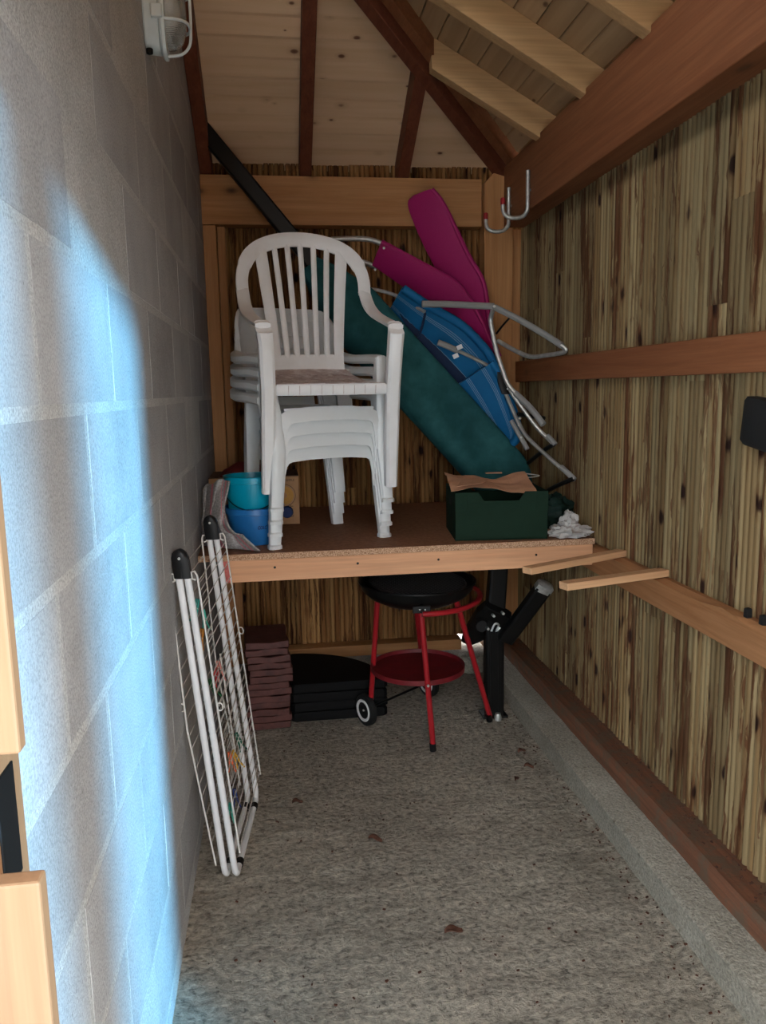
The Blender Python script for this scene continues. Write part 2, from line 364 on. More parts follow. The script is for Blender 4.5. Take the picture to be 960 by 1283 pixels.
def catmull(pts, k, closed=False):
    out = []; L = len(pts)
    for i in range(L if closed else L - 1):
        g = (lambda q: pts[q % L]) if closed else (lambda q: pts[max(0, min(L - 1, q))])
        a, b, c, d = g(i - 1), g(i), g(i + 1), g(i + 2)
        for j in range(k):
            t = j / k
            out.append(0.5 * ((2 * b) + (c - a) * t + (2 * a - 5 * b + 4 * c - d) * t * t + (3 * b - a - 3 * c + d) * t ** 3))
    if not closed: out.append(pts[-1])
    return out

def tag(o, label=None, cat=None, group=None, kind=None):
    if label: o['label'] = label
    if cat: o['category'] = cat
    if group: o['group'] = group
    if kind: o['kind'] = kind
    return o
def empty(name, loc=(0, 0, 0), rot=(0, 0, 0), parent=None):
    o = bpy.data.objects.new(name, None); COL.objects.link(o); o.location = loc; o.rotation_euler = rot; o.empty_display_size = 0.05
    if parent is not None: o.parent = parent
    return o
def inst(src, name, parent, loc, rot=(0, 0, 0), scale=(1, 1, 1)):
    o = bpy.data.objects.new(name, src); COL.objects.link(o); o.parent = parent; o.location = loc; o.rotation_euler = rot; o.scale = scale
    return o
def copy_tree(o, parent=None):
    c = o.copy(); COL.objects.link(c); c.parent = parent
    for ch in list(o.children): copy_tree(ch, c)
    return c

# ================================================================ THE SETTING
# ---- floor of rough tamped concrete
def floor_h(x, y):
    return 0.006 * noise.noise(V((x * 9, y * 14, 0))) + 0.004 * noise.noise(V((x * 31, y * 45, 3))) - 0.006 * math.exp(-((x - 1.045) / 0.03) ** 2)
fl = MB(); fl.grid(lambda u, v: (-0.36 + u * 1.50, 0.2 + v * 4.0, floor_h(-0.36 + u * 1.50, 0.2 + v * 4.0) - 0.004), 100, 260)
tag(fl.build('floor', M['floor'], smooth=True), 'rough grey concrete floor', kind='structure')
gd = MB(); gd.grid(lambda u, v: (-14 + u * 28, -14 + v * 32, -0.03), 8, 8)
tag(gd.build('ground', M['ground']), 'pale ground outside the shed', kind='structure')
# ---- left wall: concrete blocks in running bond on a mortar bed
wl = MB(); wl.lohi((-0.52, 0.50, -0.05), (-0.3123, 4.34, 3.25))
wall_left = tag(wl.build('wall_left', M['mortar']), 'grey concrete block wall with pale mortar joints', kind='structure')
blk = {}
def block_mesh(L, Hh):
    key = (round(L, 3), round(Hh, 3))
    if key not in blk:
        o = MB().lohi((-0.1, 0, 0), (0, L, Hh)).build('concrete_block', M['block'], bevel=0)
        bm = bmesh.new(); bm.from_mesh(o.data)
        bmesh.ops.bevel(bm, geom=[e for e in bm.edges if all(v.co.x > -0.01 for v in e.verts)], offset=0.0004, segments=1, affect='EDGES')
        bm.to_mesh(o.data); bm.free(); blk[key] = o.data; bpy.data.objects.remove(o)
    return blk[key]
for kr in range(-1, 13):
    z0 = 0.058 + 0.245 * kr + 0.010; hh = 0.225
    if kr == -1: z0, hh = -0.04, 0.088
    off = 1.12 if kr % 2 == 0 else 1.37
    y = off - 1.0
    while y < 4.3:
        a, b_ = max(0.52, y + 0.010), min(4.32, y + 0.490)
        if b_ - a > 0.04:
            inst(block_mesh(b_ - a, hh), 'concrete_block', wall_left, (-0.312 + random.uniform(-0.0004, 0.0008), a, z0), (0, 0, 0))
        y += 0.5
# ---- plank walls
PW = 0.1045
prof = [(0, 0), (0, -.008)]
for r0_ in (0.0, 0.0265, 0.0525, 0.0785):
    prof += [(r0_ + .0015, -.013), (r0_ + .006, -.0175), (r0_ + .0125, -.019), (r0_ + .019, -.0175), (r0_ + .0235, -.013), (r0_ + .025, -.006)]
prof += [(PW, -.006), (PW, 0)]
pk = {}
def plank_mesh(L, mat):
    key = (round(L, 2), mat)
    if key not in pk:
        o = MB().prism([(x, y, 0) for x, y in prof], (0, 0, round(L, 2))).build('plank', M[mat], smooth=30)
        pk[key] = o.data; bpy.data.objects.remove(o)
    return pk[key]
def plank_run(wall, start, step, count, rz, z0, z1, mat, splits=0.4, skip=None):
    for i in range(count):
        p = V(start) + V(step) * i
        lo, hi = z0, z1
        if skip: lo, hi = skip(p, lo, hi)
        cuts = [lo, hi]
        if random.random() < splits: cuts = [lo, round(random.uniform(lo + 0.25, hi - 0.25), 2), hi]
        for a, b_ in zip(cuts, cuts[1:]):
            j = V((math.sin(rz), math.cos(rz), 0)) * random.uniform(-0.0025, 0.0025)
            inst(plank_mesh(b_ - a - 0.004, mat), 'plank', wall, (p.x + j.x, p.y + j.y, a), (0, random.uniform(-0.0012, 0.0012), rz))
wr = MB(); wr.lohi((1.322, 0.50, 0.10), (1.40, 4.26, 2.40))
wall_right = tag(wr.build('wall_right', M['clad']), 'wall of upright reeded timber boards with dark knots', kind='structure')
plank_run(wall_right, (1.320, 4.20, 0.150), (0, -0.1075, 0), 34, R(-90), 0.150, 2.40, 'clad', 0.45)
wb = MB(); wb.lohi((-0.34, 4.205, 0.125), (0.985, 4.26, 2.655)); wb.lohi((0.985, 4.205, 0.172), (1.34, 4.26, 2.655))
wall_back = tag(wb.build('wall_back', M['clad_back']), 'back wall of upright brown reeded boards', kind='structure')
plank_run(wall_back, (-0.325, 4.203, 0), (0.1075, 0, 0), 15, 0, 0.12, 2.70, 'clad_back', 0.5, lambda p, lo, hi: ((0.172 if p.x > 0.94 else lo), hi - random.choice((0, 0, 0, 0.012))))
wf = MB(); wf.lohi((-0.52, 0.50, -0.05), (-0.26, 0.60, 3.0)); wf.lohi((0.75, 0.50, -0.05), (1.40, 0.60, 3.0)); wf.lohi((-0.26, 0.50, 2.10), (0.75, 0.60, 3.0))
tag(wf.build('wall_front', M['pine_z']), 'timber front wall around the doorway', kind='structure')

def beam(name, lo, hi, mat, label=None, parent=None, bevel=0.004, kind='structure'):
    c = (V(lo) + V(hi)) / 2
    o = MB().lohi(V(lo) - c, V(hi) - c).build(name, mat, parent, bevel=bevel, loc=c)
    return tag(o, label, kind=kind if parent is None else None)
beam('tie_beam', (-0.33, 4.08, 2.367), (1.095, 4.17, 2.600), M['pine_x'], 'orange pine tie beam across the top of the back wall')
beam('wall_plate', (1.20, 0.60, 2.357), (1.335, 4.045, 2.650), M['larch_y'], 'heavy red-brown beam along the top of the right wall')
cp = MB(); cp.prism([(1.10, 4.05, 0.13), (1.25, 4.05, 0.13), (1.25, 4.05, 2.63), (1.155, 4.05, 2.63), (1.10, 4.05, 2.575)], (0, 0.10, 0))
tag(cp.build('corner_post', M['pine_z'], bevel=0.004), 'pine corner post with chamfered top in the back right corner', kind='structure')
beam('corner_stud', (1.252, 4.095, 0.17), (1.316, 4.165, 2.36), M['pine_z'], 'narrow pine stud beside the back right corner post')
beam('wall_post', (-0.311, 4.08, 0.10), (-0.247, 4.17, 2.365), M['pine_z'], 'pine post against the block wall in the back left corner')
beam('wall_stud', (-0.245, 4.115, 0.10), (-0.205, 4.17, 2.365), M['pine_z'], 'thin orange stud beside the back left post')
beam('rail', (-0.203, 4.125, 1.575), (1.098, 4.184, 1.68), M['pine_x'], parent=wall_back)
beam('rail', (1.267, 0.61, 1.578), (1.3005, 4.045, 1.684), M['larch_y'], parent=wall_right)
# lower rail with a waney upper edge
rs = []
for i in range(61):
    y = 0.61 + (4.04 - 0.61) * i / 60
    w = 0.012 * noise.noise(V((y * 3.1, 0, 5))) + 0.012 * math.exp(-((y - 2.03) / 0.07) ** 2)
    rs.append([(1.262, y, 0.803), (1.3005, y, 0.803), (1.3005, y, 0.906), (1.282 + w, y, 0.906), (1.262, y, 0.893 + w)])
lr = MB().rings(rs).build('rail', M['pine_y'], wall_right)
# kerbs and sills
kb = MB(); rs = []
for i in range(141):
    y = 0.3 + 3.80 * i / 140
    n1 = 0.004 * noise.noise(V((y * 7, 1, 0))) + 0.003 * noise.noise(V((y * 22, 4, 0))); n2 = 0.004 * noise.noise(V((y * 9, 7, 0)))
    rs.append([(1.092 + n1, y, -0.03), (1.094 + n1, y, 0.045), (1.088 + n2, y, 0.088 + n1), (1.10 + n2, y, 0.097 + n1), (1.36, y, 0.097), (1.36, y, -0.03)])
kb.rings(rs); tag(kb.build('trim_1', M['kerb'], smooth=50), 'grey concrete kerb along the foot of the right wall', kind='structure')
kb = MB(); rs = []
for i in range(71):
    x = -0.33 + 1.70 * i / 70; n1 = 0.004 * noise.noise(V((x * 9, 2, 9)))
    rs.append([(x, 4.04 + n1, -0.03), (x, 4.045 + n1, 0.085), (x, 4.06, 0.095 + n1), (x, 4.30, 0.095), (x, 4.30, -0.03)])
kb.rings(rs); tag(kb.build('trim_2', M['kerb'], smooth=50), 'grey concrete kerb under the back wall', kind='structure')
sp = MB(); rs = []
for i in range(91):
    y = 0.6 + 3.46 * i / 90; n1 = 0.004 * noise.noise(V((y * 4, 1, 2))); w = -0.022 * max(0, noise.noise(V((y * 2.3, 6, 2))))
    rs.append([(1.203 + n1, y, 0.094), (1.203 + n1, y, 0.155 + w), (1.212 + n1, y, 0.168 + w * .5), (1.318, y, 0.168), (1.318, y, 0.094)])
sp.rings(rs); tag(sp.build('baseboard_right', M['sill'], smooth=40), 'weathered brown timber sill on the right kerb', kind='structure')
beam('baseboard_back', (-0.245, 4.095, 0.112), (0.985, 4.185, 0.172), M['pine_x'], 'pine sill board along the foot of the back wall')

# ---- roof
SL = 0.55; ANG = math.atan(SL); RB, BZ = 2.612, 0.128
ceiling = tag(empty('ceiling'), 'hipped roof of boards on rafters', kind='structure')
back_z = lambda Y, o=0: RB + SL * (4.08 - Y) + o
right_z = lambda X, o=0: RB + 0.016 + SL * (1.2 - X) + o
hipX = lambda Y: 1.2 - (4.08 - Y)
bw = 0.100
yy = 4.36
dY = bw * math.cos(ANG)
while yy > 2.45:
    y0, y1 = yy, yy - dY + 0.003
    x0a, x1a = -0.34, min(1.75, hipX(y0) + 0.012); x1b = min(1.75, hipX(y1) + 0.012)
    if x1a - x0a > 0.05:
        z0, z1 = back_z(y0, BZ), back_z(y1, BZ); t = 0.018; ch = 0.008
        c = V((0.45, (y0 + y1) / 2, (z0 + z1) / 2)); m = MB()
        sec = lambda x: None
        L = [V((x0a, y0, z0 + ch)), V((x0a, y0 - ch, z0)), V((x0a, y1 + ch, z1 - 0.001)), V((x0a, y1, z1 + ch)), V((x0a, y1, z1 + t)), V((x0a, y0, z0 + t))]
        rr = [x1a, x1a, x1b, x1b, x1b, x1a]
        m.rings([[p - c for p in L], [V((rr[i], p.y, p.z)) - c for i, p in enumerate(L)]])
        m.build('roof_board', M['board_x'], ceiling, loc=c)
    yy -= dY
xx = 1.62
while xx > -0.36:
    x0, x1 = xx, xx - dY + 0.003
    hy = lambda x: min(4.45, 4.08 - (1.2 - x)) - 0.0
    ya = -1.3  # run on past the doorway: unseen overhang added to shade the high sky
    z0, z1 = right_z(x0, BZ), right_z(x1, BZ); t, ch = 0.018, 0.004
    c = V(((x0 + x1) / 2, 2.0, (z0 + z1) / 2)); m = MB()
    L = [V((x0, 0, z0 + ch)), V((x0 - ch, 0, z0)), V((x1 + ch, 0, z1 - 0.001)), V((x1, 0, z1 + ch)), V((x1, 0, z1 + t)), V((x0, 0, z0 + t))]
    rr = [hy(x0), hy(x0), hy(x1), hy(x1), hy(x1), hy(x0)]
    m.rings([[V((p.x, ya, p.z)) - c for p in L], [V((p.x, rr[i], p.z)) - c for i, p in enumerate(L)]])
    m.build('roof_board', M['board_y'], ceiling, loc=c)
    xx -= dY
tp = MB()   # felt over the boards keeps the daylight out
tp.prism([(-0.40, 4.5, back_z(4.5, BZ + .021)), (1.62, 4.5, back_z(4.5, BZ + .021)), (-0.40, 2.48, back_z(2.48, BZ + .021))], (0, 0, 0.02))
tp.prism([(1.62, -1.35, right_z(1.62, BZ + .021)), (1.62, 4.5, right_z(1.62, BZ + .021)), (-0.40, 2.48, right_z(-0.40, BZ + .021)), (-0.40, -1.35, right_z(-0.40, BZ + .021))], (0, 0, 0.02))  # covers the added overhang in front of the doorway too
tp.build('roof_felt', M['rubber'], ceiling)
def rafter_back(x, w=0.058):
    Y1, Y0 = 4.34, max(2.55, 4.08 - (1.2 - x) + 0.02)
    m = MB(); c = V((x + w / 2, (Y0 + Y1) / 2, back_z((Y0 + Y1) / 2)))
    m.prism([V((x, Y1, back_z(Y1))) - c, V((x, Y0, back_z(Y0))) - c, V((x, Y0, back_z(Y0, BZ))) - c, V((x, Y1, back_z(Y1, BZ))) - c], (w, 0, 0))
    m.build('rafter', M['rafter_red'], ceiling, loc=c, bevel=0.003)
for x in (-0.311, 0.172, 0.662): rafter_back(x)
def rafter_right(y, w=0.058):
    X1, X0 = 1.50, max(-0.30, 1.2 - (4.08 - y) + 0.10)
    m = MB(); c = V(((X0 + X1) / 2, y, right_z((X0 + X1) / 2)))
    m.prism([V((X1, y, right_z(X1))) - c, V((X0, y, right_z(X0))) - c, V((X0, y, right_z(X0, BZ))) - c, V((X1, y, right_z(X1, BZ))) - c], (0, w, 0))
    m.build('rafter', M['rafter_pine'], ceiling, loc=c, bevel=0.003)
for y in (3.50, 2.99, 2.475, 1.96, 1.45, 0.94, 0.0, -0.6, -1.2): rafter_right(y)  # the last three carry the added, unseen overhang
hp = MB(); a = V((1.22, 4.10, back_z(4.10, -0.012))); b_ = V((-0.30, 2.58, back_z(2.58, -0.012))); c = (a + b_) / 2
side = V((1, -1, 0)).normalized() * 0.028
hp.rings([[p - side - c, p + side - c, p + side + V((0, 0, 0.165)) - c, p - side + V((0, 0, 0.165)) - c] for p in (a, b_)])
hp.build('hip_rafter', M['rafter_red'], ceiling, loc=c, bevel=0.004)
hs2 = MB(); sv = V((1, -1, 0)).normalized()
hs2.rings([[p + sv * q[0] + V((0, 0, q[1])) - c for q in ((0.030, 0.055), (0.078, 0.055), (0.078, 0.165), (0.030, 0.165))] for p in (a, b_)])
hs2.build('hip_batten', M['larch_y'], ceiling, loc=c, bevel=0.003)

# ---- door jamb with latch keep
door = tag(empty('door_1', (-0.20, 0.5, 0)), 'pale pine door jamb with a black latch keep', kind='structure')
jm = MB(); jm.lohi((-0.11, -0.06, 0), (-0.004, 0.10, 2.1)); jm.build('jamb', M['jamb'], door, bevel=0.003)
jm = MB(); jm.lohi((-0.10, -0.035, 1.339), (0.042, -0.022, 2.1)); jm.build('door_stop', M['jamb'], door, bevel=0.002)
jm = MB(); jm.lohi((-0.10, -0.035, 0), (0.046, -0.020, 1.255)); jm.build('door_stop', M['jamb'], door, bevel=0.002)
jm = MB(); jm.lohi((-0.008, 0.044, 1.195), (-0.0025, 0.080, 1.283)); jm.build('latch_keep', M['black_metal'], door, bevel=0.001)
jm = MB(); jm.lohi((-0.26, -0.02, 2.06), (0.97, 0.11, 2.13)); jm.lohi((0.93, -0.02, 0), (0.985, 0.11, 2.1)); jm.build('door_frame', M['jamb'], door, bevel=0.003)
beam('shading_post', (0.735, -0.435, -0.03), (0.885, -0.285, 2.6), M['pine_z'], 'added unseen square post outside the doorway, shading a band of the block wall', bevel=0.006)  # unseen post, added to throw the shadow band on the block wall

# ================================================================ SHELF
SHZ = 0.944
sh = tag(empty('shelf', (0.45, 3.0, 0.8)), 'deep chipboard shelf with a pale pine front beam, loaded with garden things', 'shelf')
def L(o, p): return V(p) - o.location
m = MB(); m.prism([L(sh, p) for p in ((-0.305, 2.955, 0.920), (1.262, 2.955, 0.920), (1.262, 4.12, 0.920), (-0.305, 4.12, 0.920))], (0, 0, 0.024)); m.build('shelf_top', M['chip'], sh)
m = MB(); m.lohi(L(sh, (-0.304, 2.951, 0.9205)), L(sh, (1.261, 2.9575, 0.9435))); m.build('shelf_edge', M['chip_edge'], sh)
m = MB(); m.lohi(L(sh, (-0.215, 2.962, 0.832)), L(sh, (1.258, 3.01, 0.919))); m.build('front_beam', M['fresh_x'], sh, bevel=0.003)
m = MB(); m.lohi(L(sh, (-0.2155, 2.9612, 0.834)), L(sh, (-0.190, 2.965, 0.917))); m.build('end_strip', M['pink_strip'], sh)['label'] = 'pinkish red patch on the beam end'
for x in (-0.02, 0.30, 0.62, 1.02):
    m = MB(); m.lathe([(0, 0), (0.0045, 0), (0.005, 0.002), (0, 0.002)], n=8, ax='y'); m.build('screw', M['black_metal'], sh, loc=L(sh, (x, 2.960, 0.885)))
m = MB(); m.lohi(L(sh, (-0.305, 4.04, 0.832)), L(sh, (1.262, 4.10, 0.918))); m.build('rear_beam', M['pine_x'], sh)

# ================================================================ CHAIRS
def leg_front(s, top, mat, par, name='leg', foot=0.0):
    pass
def low_chair(label):
    t = tag(empty('plastic_chair'), label, 'chair', 'stacked low-backed plastic chairs'); C = M['chair_low']
    # seat
    m = MB(); fr = []
    for i in range(9):
        f = i / 8; y = -0.215 + f * 0.40; w = 0.19 - 0.03 * f; z = 0.385 - 0.022 * math.sin(f * math.pi) + 0.006 * f
        fr.append((V((0, y, z)), V((w, 0, 0)), V((0, 0, 0.006))))
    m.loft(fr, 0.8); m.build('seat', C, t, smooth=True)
    # front apron: an arch whose ends run down into the legs
    arch = [(-0.219, 0.22), (-0.213, 0.285), (-0.204, 0.325), (-0.190, 0.348), (-0.165, 0.361), (-0.09, 0.368), (0, 0.370), (0.09, 0.368), (0.165, 0.361), (0.190, 0.348), (0.204, 0.325), (0.213, 0.285), (0.219, 0.22)]
    pts = [V((x, -0.222 - 0.008 * (1 - abs(x) / .22), z)) for x, z in arch]; m = MB(); fr = []
    for i, p in enumerate(pts):
        tg = (pts[min(i + 1, len(pts) - 1)] - pts[max(i - 1, 0)]).normalized(); nn = V((-tg.z, 0, tg.x)).normalized()
        fr.append((p, nn * 0.0265 + V((0, 0.0105 * abs(nn.z), 0)), V((0, 0.0045, 0))))
    m.loft(fr, 0.75); m.build('apron', C, t, smooth=True)
    for s in (-1, 1):
        m = MB(); m.loft([(V((s * 0.240, -0.223, 0)), V((0.026, 0, 0)), V((0, 0.024, 0))), (V((s * 0.240, -0.223, 0.012)), V((0.026, 0, 0)), V((0, 0.024, 0))), (V((s * 0.239, -0.222, 0.018)), V((0.022, 0, 0)), V((0, 0.018, 0))), (V((s * 0.232, -0.222, 0.11)), V((0.025, 0, 0)), V((0, 0.021, 0))), (V((s * 0.222, -0.220, 0.23)), V((0.027, 0, 0)), V((0, 0.022, 0))),
                          (V((s * 0.226, -0.208, 0.36)), V((0.025, 0, 0)), V((0, 0.020, 0))), (V((s * 0.238, -0.185, 0.50)), V((0.022, 0, 0)), V((0, 0.018, 0))), (V((s * 0.248, -0.165, 0.585)), V((0.024, 0, 0)), V((0, 0.022, 0)))], 0.6)
        m.build('leg', C, t, smooth=True)
        m = MB(); m.loft([(V((s * 0.168, 0.215, 0.54)), V((0.034, 0, 0)), V((0, 0.010, 0))), (V((s * 0.182, 0.205, 0.36)), V((0.032, 0, 0)), V((0, 0.016, 0))), (V((s * 0.205, 0.187, 0)), V((0.025, 0, 0)), V((0, 0.020, 0)))], 0.7)
        m.build('leg', C, t, smooth=True)
        ap = catmull([V(p) for p in ((s * 0.248, -0.178, 0.592), (s * 0.258, -0.09, 0.602), (s * 0.262, 0.03, 0.606), (s * 0.256, 0.14, 0.612), (s * 0.235, 0.215, 0.63))], 4); m = MB(); fr = []
        for i, p in enumerate(ap):
            tg = (ap[min(i + 1, len(ap) - 1)] - ap[max(i - 1, 0)]).normalized(); u = V((tg.y, -tg.x, 0)).normalized()
            fr.append((p - V((0, 0, 0.020)), u * 0.027, V((0, 0, 0.019))))
        m.loft(fr, 0.5); m.build('armrest', C, t, smooth=True)
    # tub back: curved panel with slots
    def bp(a, z):   # a in -1..1 across the curve
        an = a * 1.12; rec = (z - 0.55) * 0.30
        return V((0.252 * math.sin(an) * (1 - 0.10 * (1 - abs(a))), 0.085 + 0.215 * math.cos(an) + rec, z))
    def band(a0, a1, zl, zh, n, th=0.006):
        m = MB(); fr = []
        for i in range(n + 1):
            a = a0 + (a1 - a0) * i / n; p0, p1 = bp(a, zl(a)), bp(a, zh(a)); d = bp(a + 0.02, 0.7) - bp(a - 0.02, 0.7); nn = V((d.y, -d.x, 0)).normalized()
            fr.append(((p0 + p1) / 2, (p1 - p0) / 2, nn * th))
        return m.loft(fr, 0.85)
    topz = lambda a: 0.825 - 0.018 * a * a - 0.075 * max(0, abs(a) - 0.72) ** 2 / 0.0784
    band(-1, 1, lambda a: 0.765 - (0.09 * max(0, abs(a) - 0.80) / 0.2), topz, 28, 0.009).build('backrest', C, t, smooth=True)
    for s in (-1, 1):
        lo, hi = (-1.0, -0.52) if s < 0 else (0.52, 1.0)
        band(lo, hi, lambda a: 0.60 - 0.05 * max(0, 0.8 - abs(a)), lambda a: 0.775 - (0.09 * max(0, abs(a) - 0.80) / 0.2), 8).build('backrest_side', C, t, smooth=True)
    for zl, zh in ((0.700, 0.748), (0.645, 0.693), (0.590, 0.638), (0.545, 0.583)):
        band(-0.56, 0.56, lambda a, q=zl: q, lambda a, q=zh: q, 14).build('slat', C, t, smooth=True)
    return t
LO, LR = V((0.137, 3.317, 0)), R(19)
names = ['bottom chair of the white plastic stack, its four feet on the shelf', 'second chair from the bottom of the white plastic stack', 'third chair from the bottom of the white plastic stack', 'topmost low-backed chair of the stack, directly under the high-backed chair']
proto = low_chair(names[0])
fw = V((math.sin(LR), -math.cos(LR), 0))
for kx in range(4):
    o = proto if kx == 0 else copy_tree(proto)
    o['label'] = names[kx]
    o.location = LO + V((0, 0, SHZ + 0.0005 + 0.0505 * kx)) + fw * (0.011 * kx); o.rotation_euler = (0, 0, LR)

def high_chair():
    t = tag(empty('plastic_chair'), 'high-backed white plastic armchair with vertical slats on top of the stack', 'chair'); C = M['chair']
    m = MB(); fr = []
    for i in range(11):
        f = i / 10; y = -0.225 + f * 0.41; w = 0.213 - 0.055 * f; z = 0.412 - 0.020 * math.sin(f * math.pi) + 0.012 * f
        fr.append((V((0, y, z)), V((w, 0, 0)), V((0, 0, 0.007))))
    m.loft(fr, 0.85); st = m.build('seat', M['seat_dirty'], t, smooth=True)
    for i in range(4):
        for j in range(7):
            f = 0.14 + i * 0.2; w = 0.16 - 0.03 * f
            m = MB(); m.box((0, 0, 0), (0.026, 0.045, 0.0024)); m.build('seat_rib', M['seat_dirty'], st, loc=(-w + 2 * w * j / 6, -0.225 + f * 0.41, 0.4205 - 0.020 * math.sin(f * math.pi) + 0.012 * f), bevel=0.001)
    m = MB(); m.loft([(V((x, -0.238 + 0.006 * (x / .21) ** 2, 0.396)), V((0, 0, 0.021)), V((0, 0.009, 0))) for x in [-0.212 + 0.0424 * i for i in range(11)]], 0.5); fe = m.build('seat_edge', C, t, smooth=True)
    for i in range(9):
        m = MB(); m.box((0, 0, 0), (0.0016, 0.002, 0.034)); m.build('groove', M['seat_dirty'], fe, loc=(-0.17 + 0.0425 * i, -0.2478, 0.396))
    for s in (-1, 1):
        m = MB(); m.loft([(V((s * 0.250, -0.222, 0)), V((0.023, 0, 0)), V((0, 0.024, 0))), (V((s * 0.246, -0.226, 0.2)), V((0.026, 0, 0)), V((0, 0.026, 0))), (V((s * 0.244, -0.230, 0.40)), V((0.027, 0, 0)), V((0, 0.026, 0))),
                          (V((s * 0.249, -0.232, 0.55)), V((0.028, 0, 0)), V((0, 0.024, 0))), (V((s * 0.254, -0.226, 0.612)), V((0.029, 0, 0)), V((0, 0.024, 0.008))), (V((s * 0.256, -0.205, 0.632)), V((0.029, 0, 0)), V((0, 0.012, 0.016)))], 0.6)
        m.build('leg', C, t, smooth=True)
        m = MB(); m.loft([(V((s * 0.150, 0.19, 0.42)), V((0.034, 0, 0)), V((0, 0.012, 0))), (V((s * 0.175, 0.215, 0.25)), V((0.032, 0, 0)), V((0, 0.017, 0))), (V((s * 0.212, 0.245, 0.03)), V((0.026, 0, 0)), V((0, 0.020, 0)))], 0.7)
        m.build('leg', C, t, smooth=True)
        ap = catmull([V(p) for p in ((s * 0.256, -0.215, 0.630), (s * 0.262, -0.12, 0.637), (s * 0.266, 0.0, 0.648), (s * 0.266, 0.10, 0.664), (s * 0.264, 0.18, 0.695), (s * 0.262, 0.245, 0.75))], 4); m = MB(); fr = []
        for i, p in enumerate(ap):
            tg = (ap[min(i + 1, len(ap) - 1)] - ap[max(i - 1, 0)]).normalized(); u = V((1, 0, 0)); u = (u - tg * u.dot(tg)).normalized()
            fr.append((p, u * (0.029 - 0.004 * i / len(ap)), tg.cross(u) * 0.011))
        m.loft(fr, 0.5); m.build('armrest', C, t, smooth=True)
        m = MB(); m.loft([(V((s * 0.20, -0.225, 0.395)), V((0, 0, 0.018)), V((0, 0.012, 0))), (V((s * 0.24, -0.222, 0.39)), V((0, 0, 0.022)), V((0, 0.014, 0)))], 0.6); m.build('seat_bracket', C, t, smooth=True)
    by = lambda x, z: 0.178 + (z - 0.42) * 0.30 - 0.55 * x * x
    half = [(-0.262, 0.735), (-0.262, 0.79), (-0.250, 0.838), (-0.222, 0.884), (-0.178, 0.918), (-0.118, 0.941), (-0.057, 0.952)]
    pts = catmull([V((x, by(x, z), z)) for x, z in half + [(0, 0.955)] + [(-x, z) for x, z in half[::-1]]], 4); m = MB(); fr = []
    for i, p in enumerate(pts):
        tg = (pts[min(i + 1, len(pts) - 1)] - pts[max(i - 1, 0)]).normalized(); nb = V((1.1 * p.x, 1, -0.30)).normalized(); u = tg.cross(nb).normalized()
        fr.append((p, u * (0.030 if abs(p.x) < 0.25 else 0.026), nb * 0.010))
    m.loft(fr, 0.45); br = m.build('backrest', C, t, smooth=True)
    m = MB(); m.loft([(V((x, by(x, 0.45), 0.452)), V((0, 0.012, 0.034)), V((0, 0.009, 0))) for x in [-0.155 + 0.031 * i for i in range(11)]], 0.6); m.build('back_band', C, t, smooth=True)
    wid = [0.021] + [0.0115] * 5 + [0.021]
    for bx, tx, w in zip((-0.136, -0.086, -0.043, 0, 0.043, 0.086, 0.136), (-0.176, -0.114, -0.057, 0, 0.057, 0.114, 0.176), wid):
        m = MB(); fr = []
        zt = 0.945 - (0.030 if abs(tx) > 0.15 else 0.010 * abs(tx) / 0.07)
        for i in range(11):
            f = i / 10; x = bx + (tx - bx) * f ** 1.25; z = 0.47 + (zt - 0.47) * f
            fr.append((V((x, by(x, z), z)), V((w * (1 + 0.25 * f * (w > 0.02)), 0, 0)), V((0, 0.008, 0))))
        m.loft(fr, 0.5); m.build('slat', C, t, smooth=True)
    return t
hc = high_chair()
rt = Matrix.Translation((0.172, 3.292, 1.165)) @ Matrix.Rotation(R(10), 4, 'Z') @ Matrix.Translation((0, -0.225, 0)) @ Matrix.Rotation(R(8), 4, 'X') @ Matrix.Translation((0, 0.225, 0))
hc.matrix_world = rt
hc.location = rt.translation; hc.rotation_euler = rt.to_euler()

# ================================================================ PARASOL (closed, leaning behind the chairs)
pa, pb = P(250, 157, 3.98), P(626, 612, 3.66)
ps = tag(empty('parasol', pb), 'closed teal parasol with a black pole, leaning across the shelf behind the chairs', 'parasol')
d = (pb - pa); ln = d.length; d.normalize()
s1 = d.cross(V((0, 1, 0))).normalized(); s2 = d.cross(s1).normalized()
m = MB(); m.loft([(pa - pb, s1 * 0.037, s2 * 0.026), (pa + d * (ln * 0.55) - pb, s1 * 0.037, s2 * 0.026)], 0.8); m.build('pole', M['black_metal'], ps, bevel=0.002)
m = MB(); m.loft([(pa - pb - d * 0.006, s1 * 0.039, s2 * 0.028), (pa - pb + d * 0.012, s1 * 0.039, s2 * 0.028)], 0.8); m.build('pole_cap', M['black'], ps)
ca_, cb_ = P(388, 332, 3.80), P(652, 622, 3.64)
cd = (cb_ - ca_).normalized(); c1 = cd.cross(V((0, 1, 0))).normalized(); c2 = cd.cross(c1).normalized()
def cano(u, v):
    c = ca_.lerp(cb_, u) - pb
    a = v * 2 * math.pi; ca, sa = math.cos(a), math.sin(a)
    w = 0.142 * min(1, (u + 0.03) / 0.22) ** 0.55 * (1 - 0.45 * max(0, (u - 0.90) / 0.10) ** 2); th = 0.070 * min(1, (u + 0.05) / 0.2) * (1 - 0.6 * max(0, (u - 0.90) / 0.10) ** 2)
    q = (abs(ca) ** 2.6 + abs(sa) ** 2.6) ** (-1 / 2.6)
    cr = 0.020 * math.sin(a * 3 + 0.7 + 1.2 * math.sin(u * 4)) * abs(sa) + 0.010 * noise.noise(V((u * 3, ca * 1.5, sa * 1.5)))
    return c + c1 * ca * q * (w + 0.3 * cr) + c2 * sa * q * (th + cr)
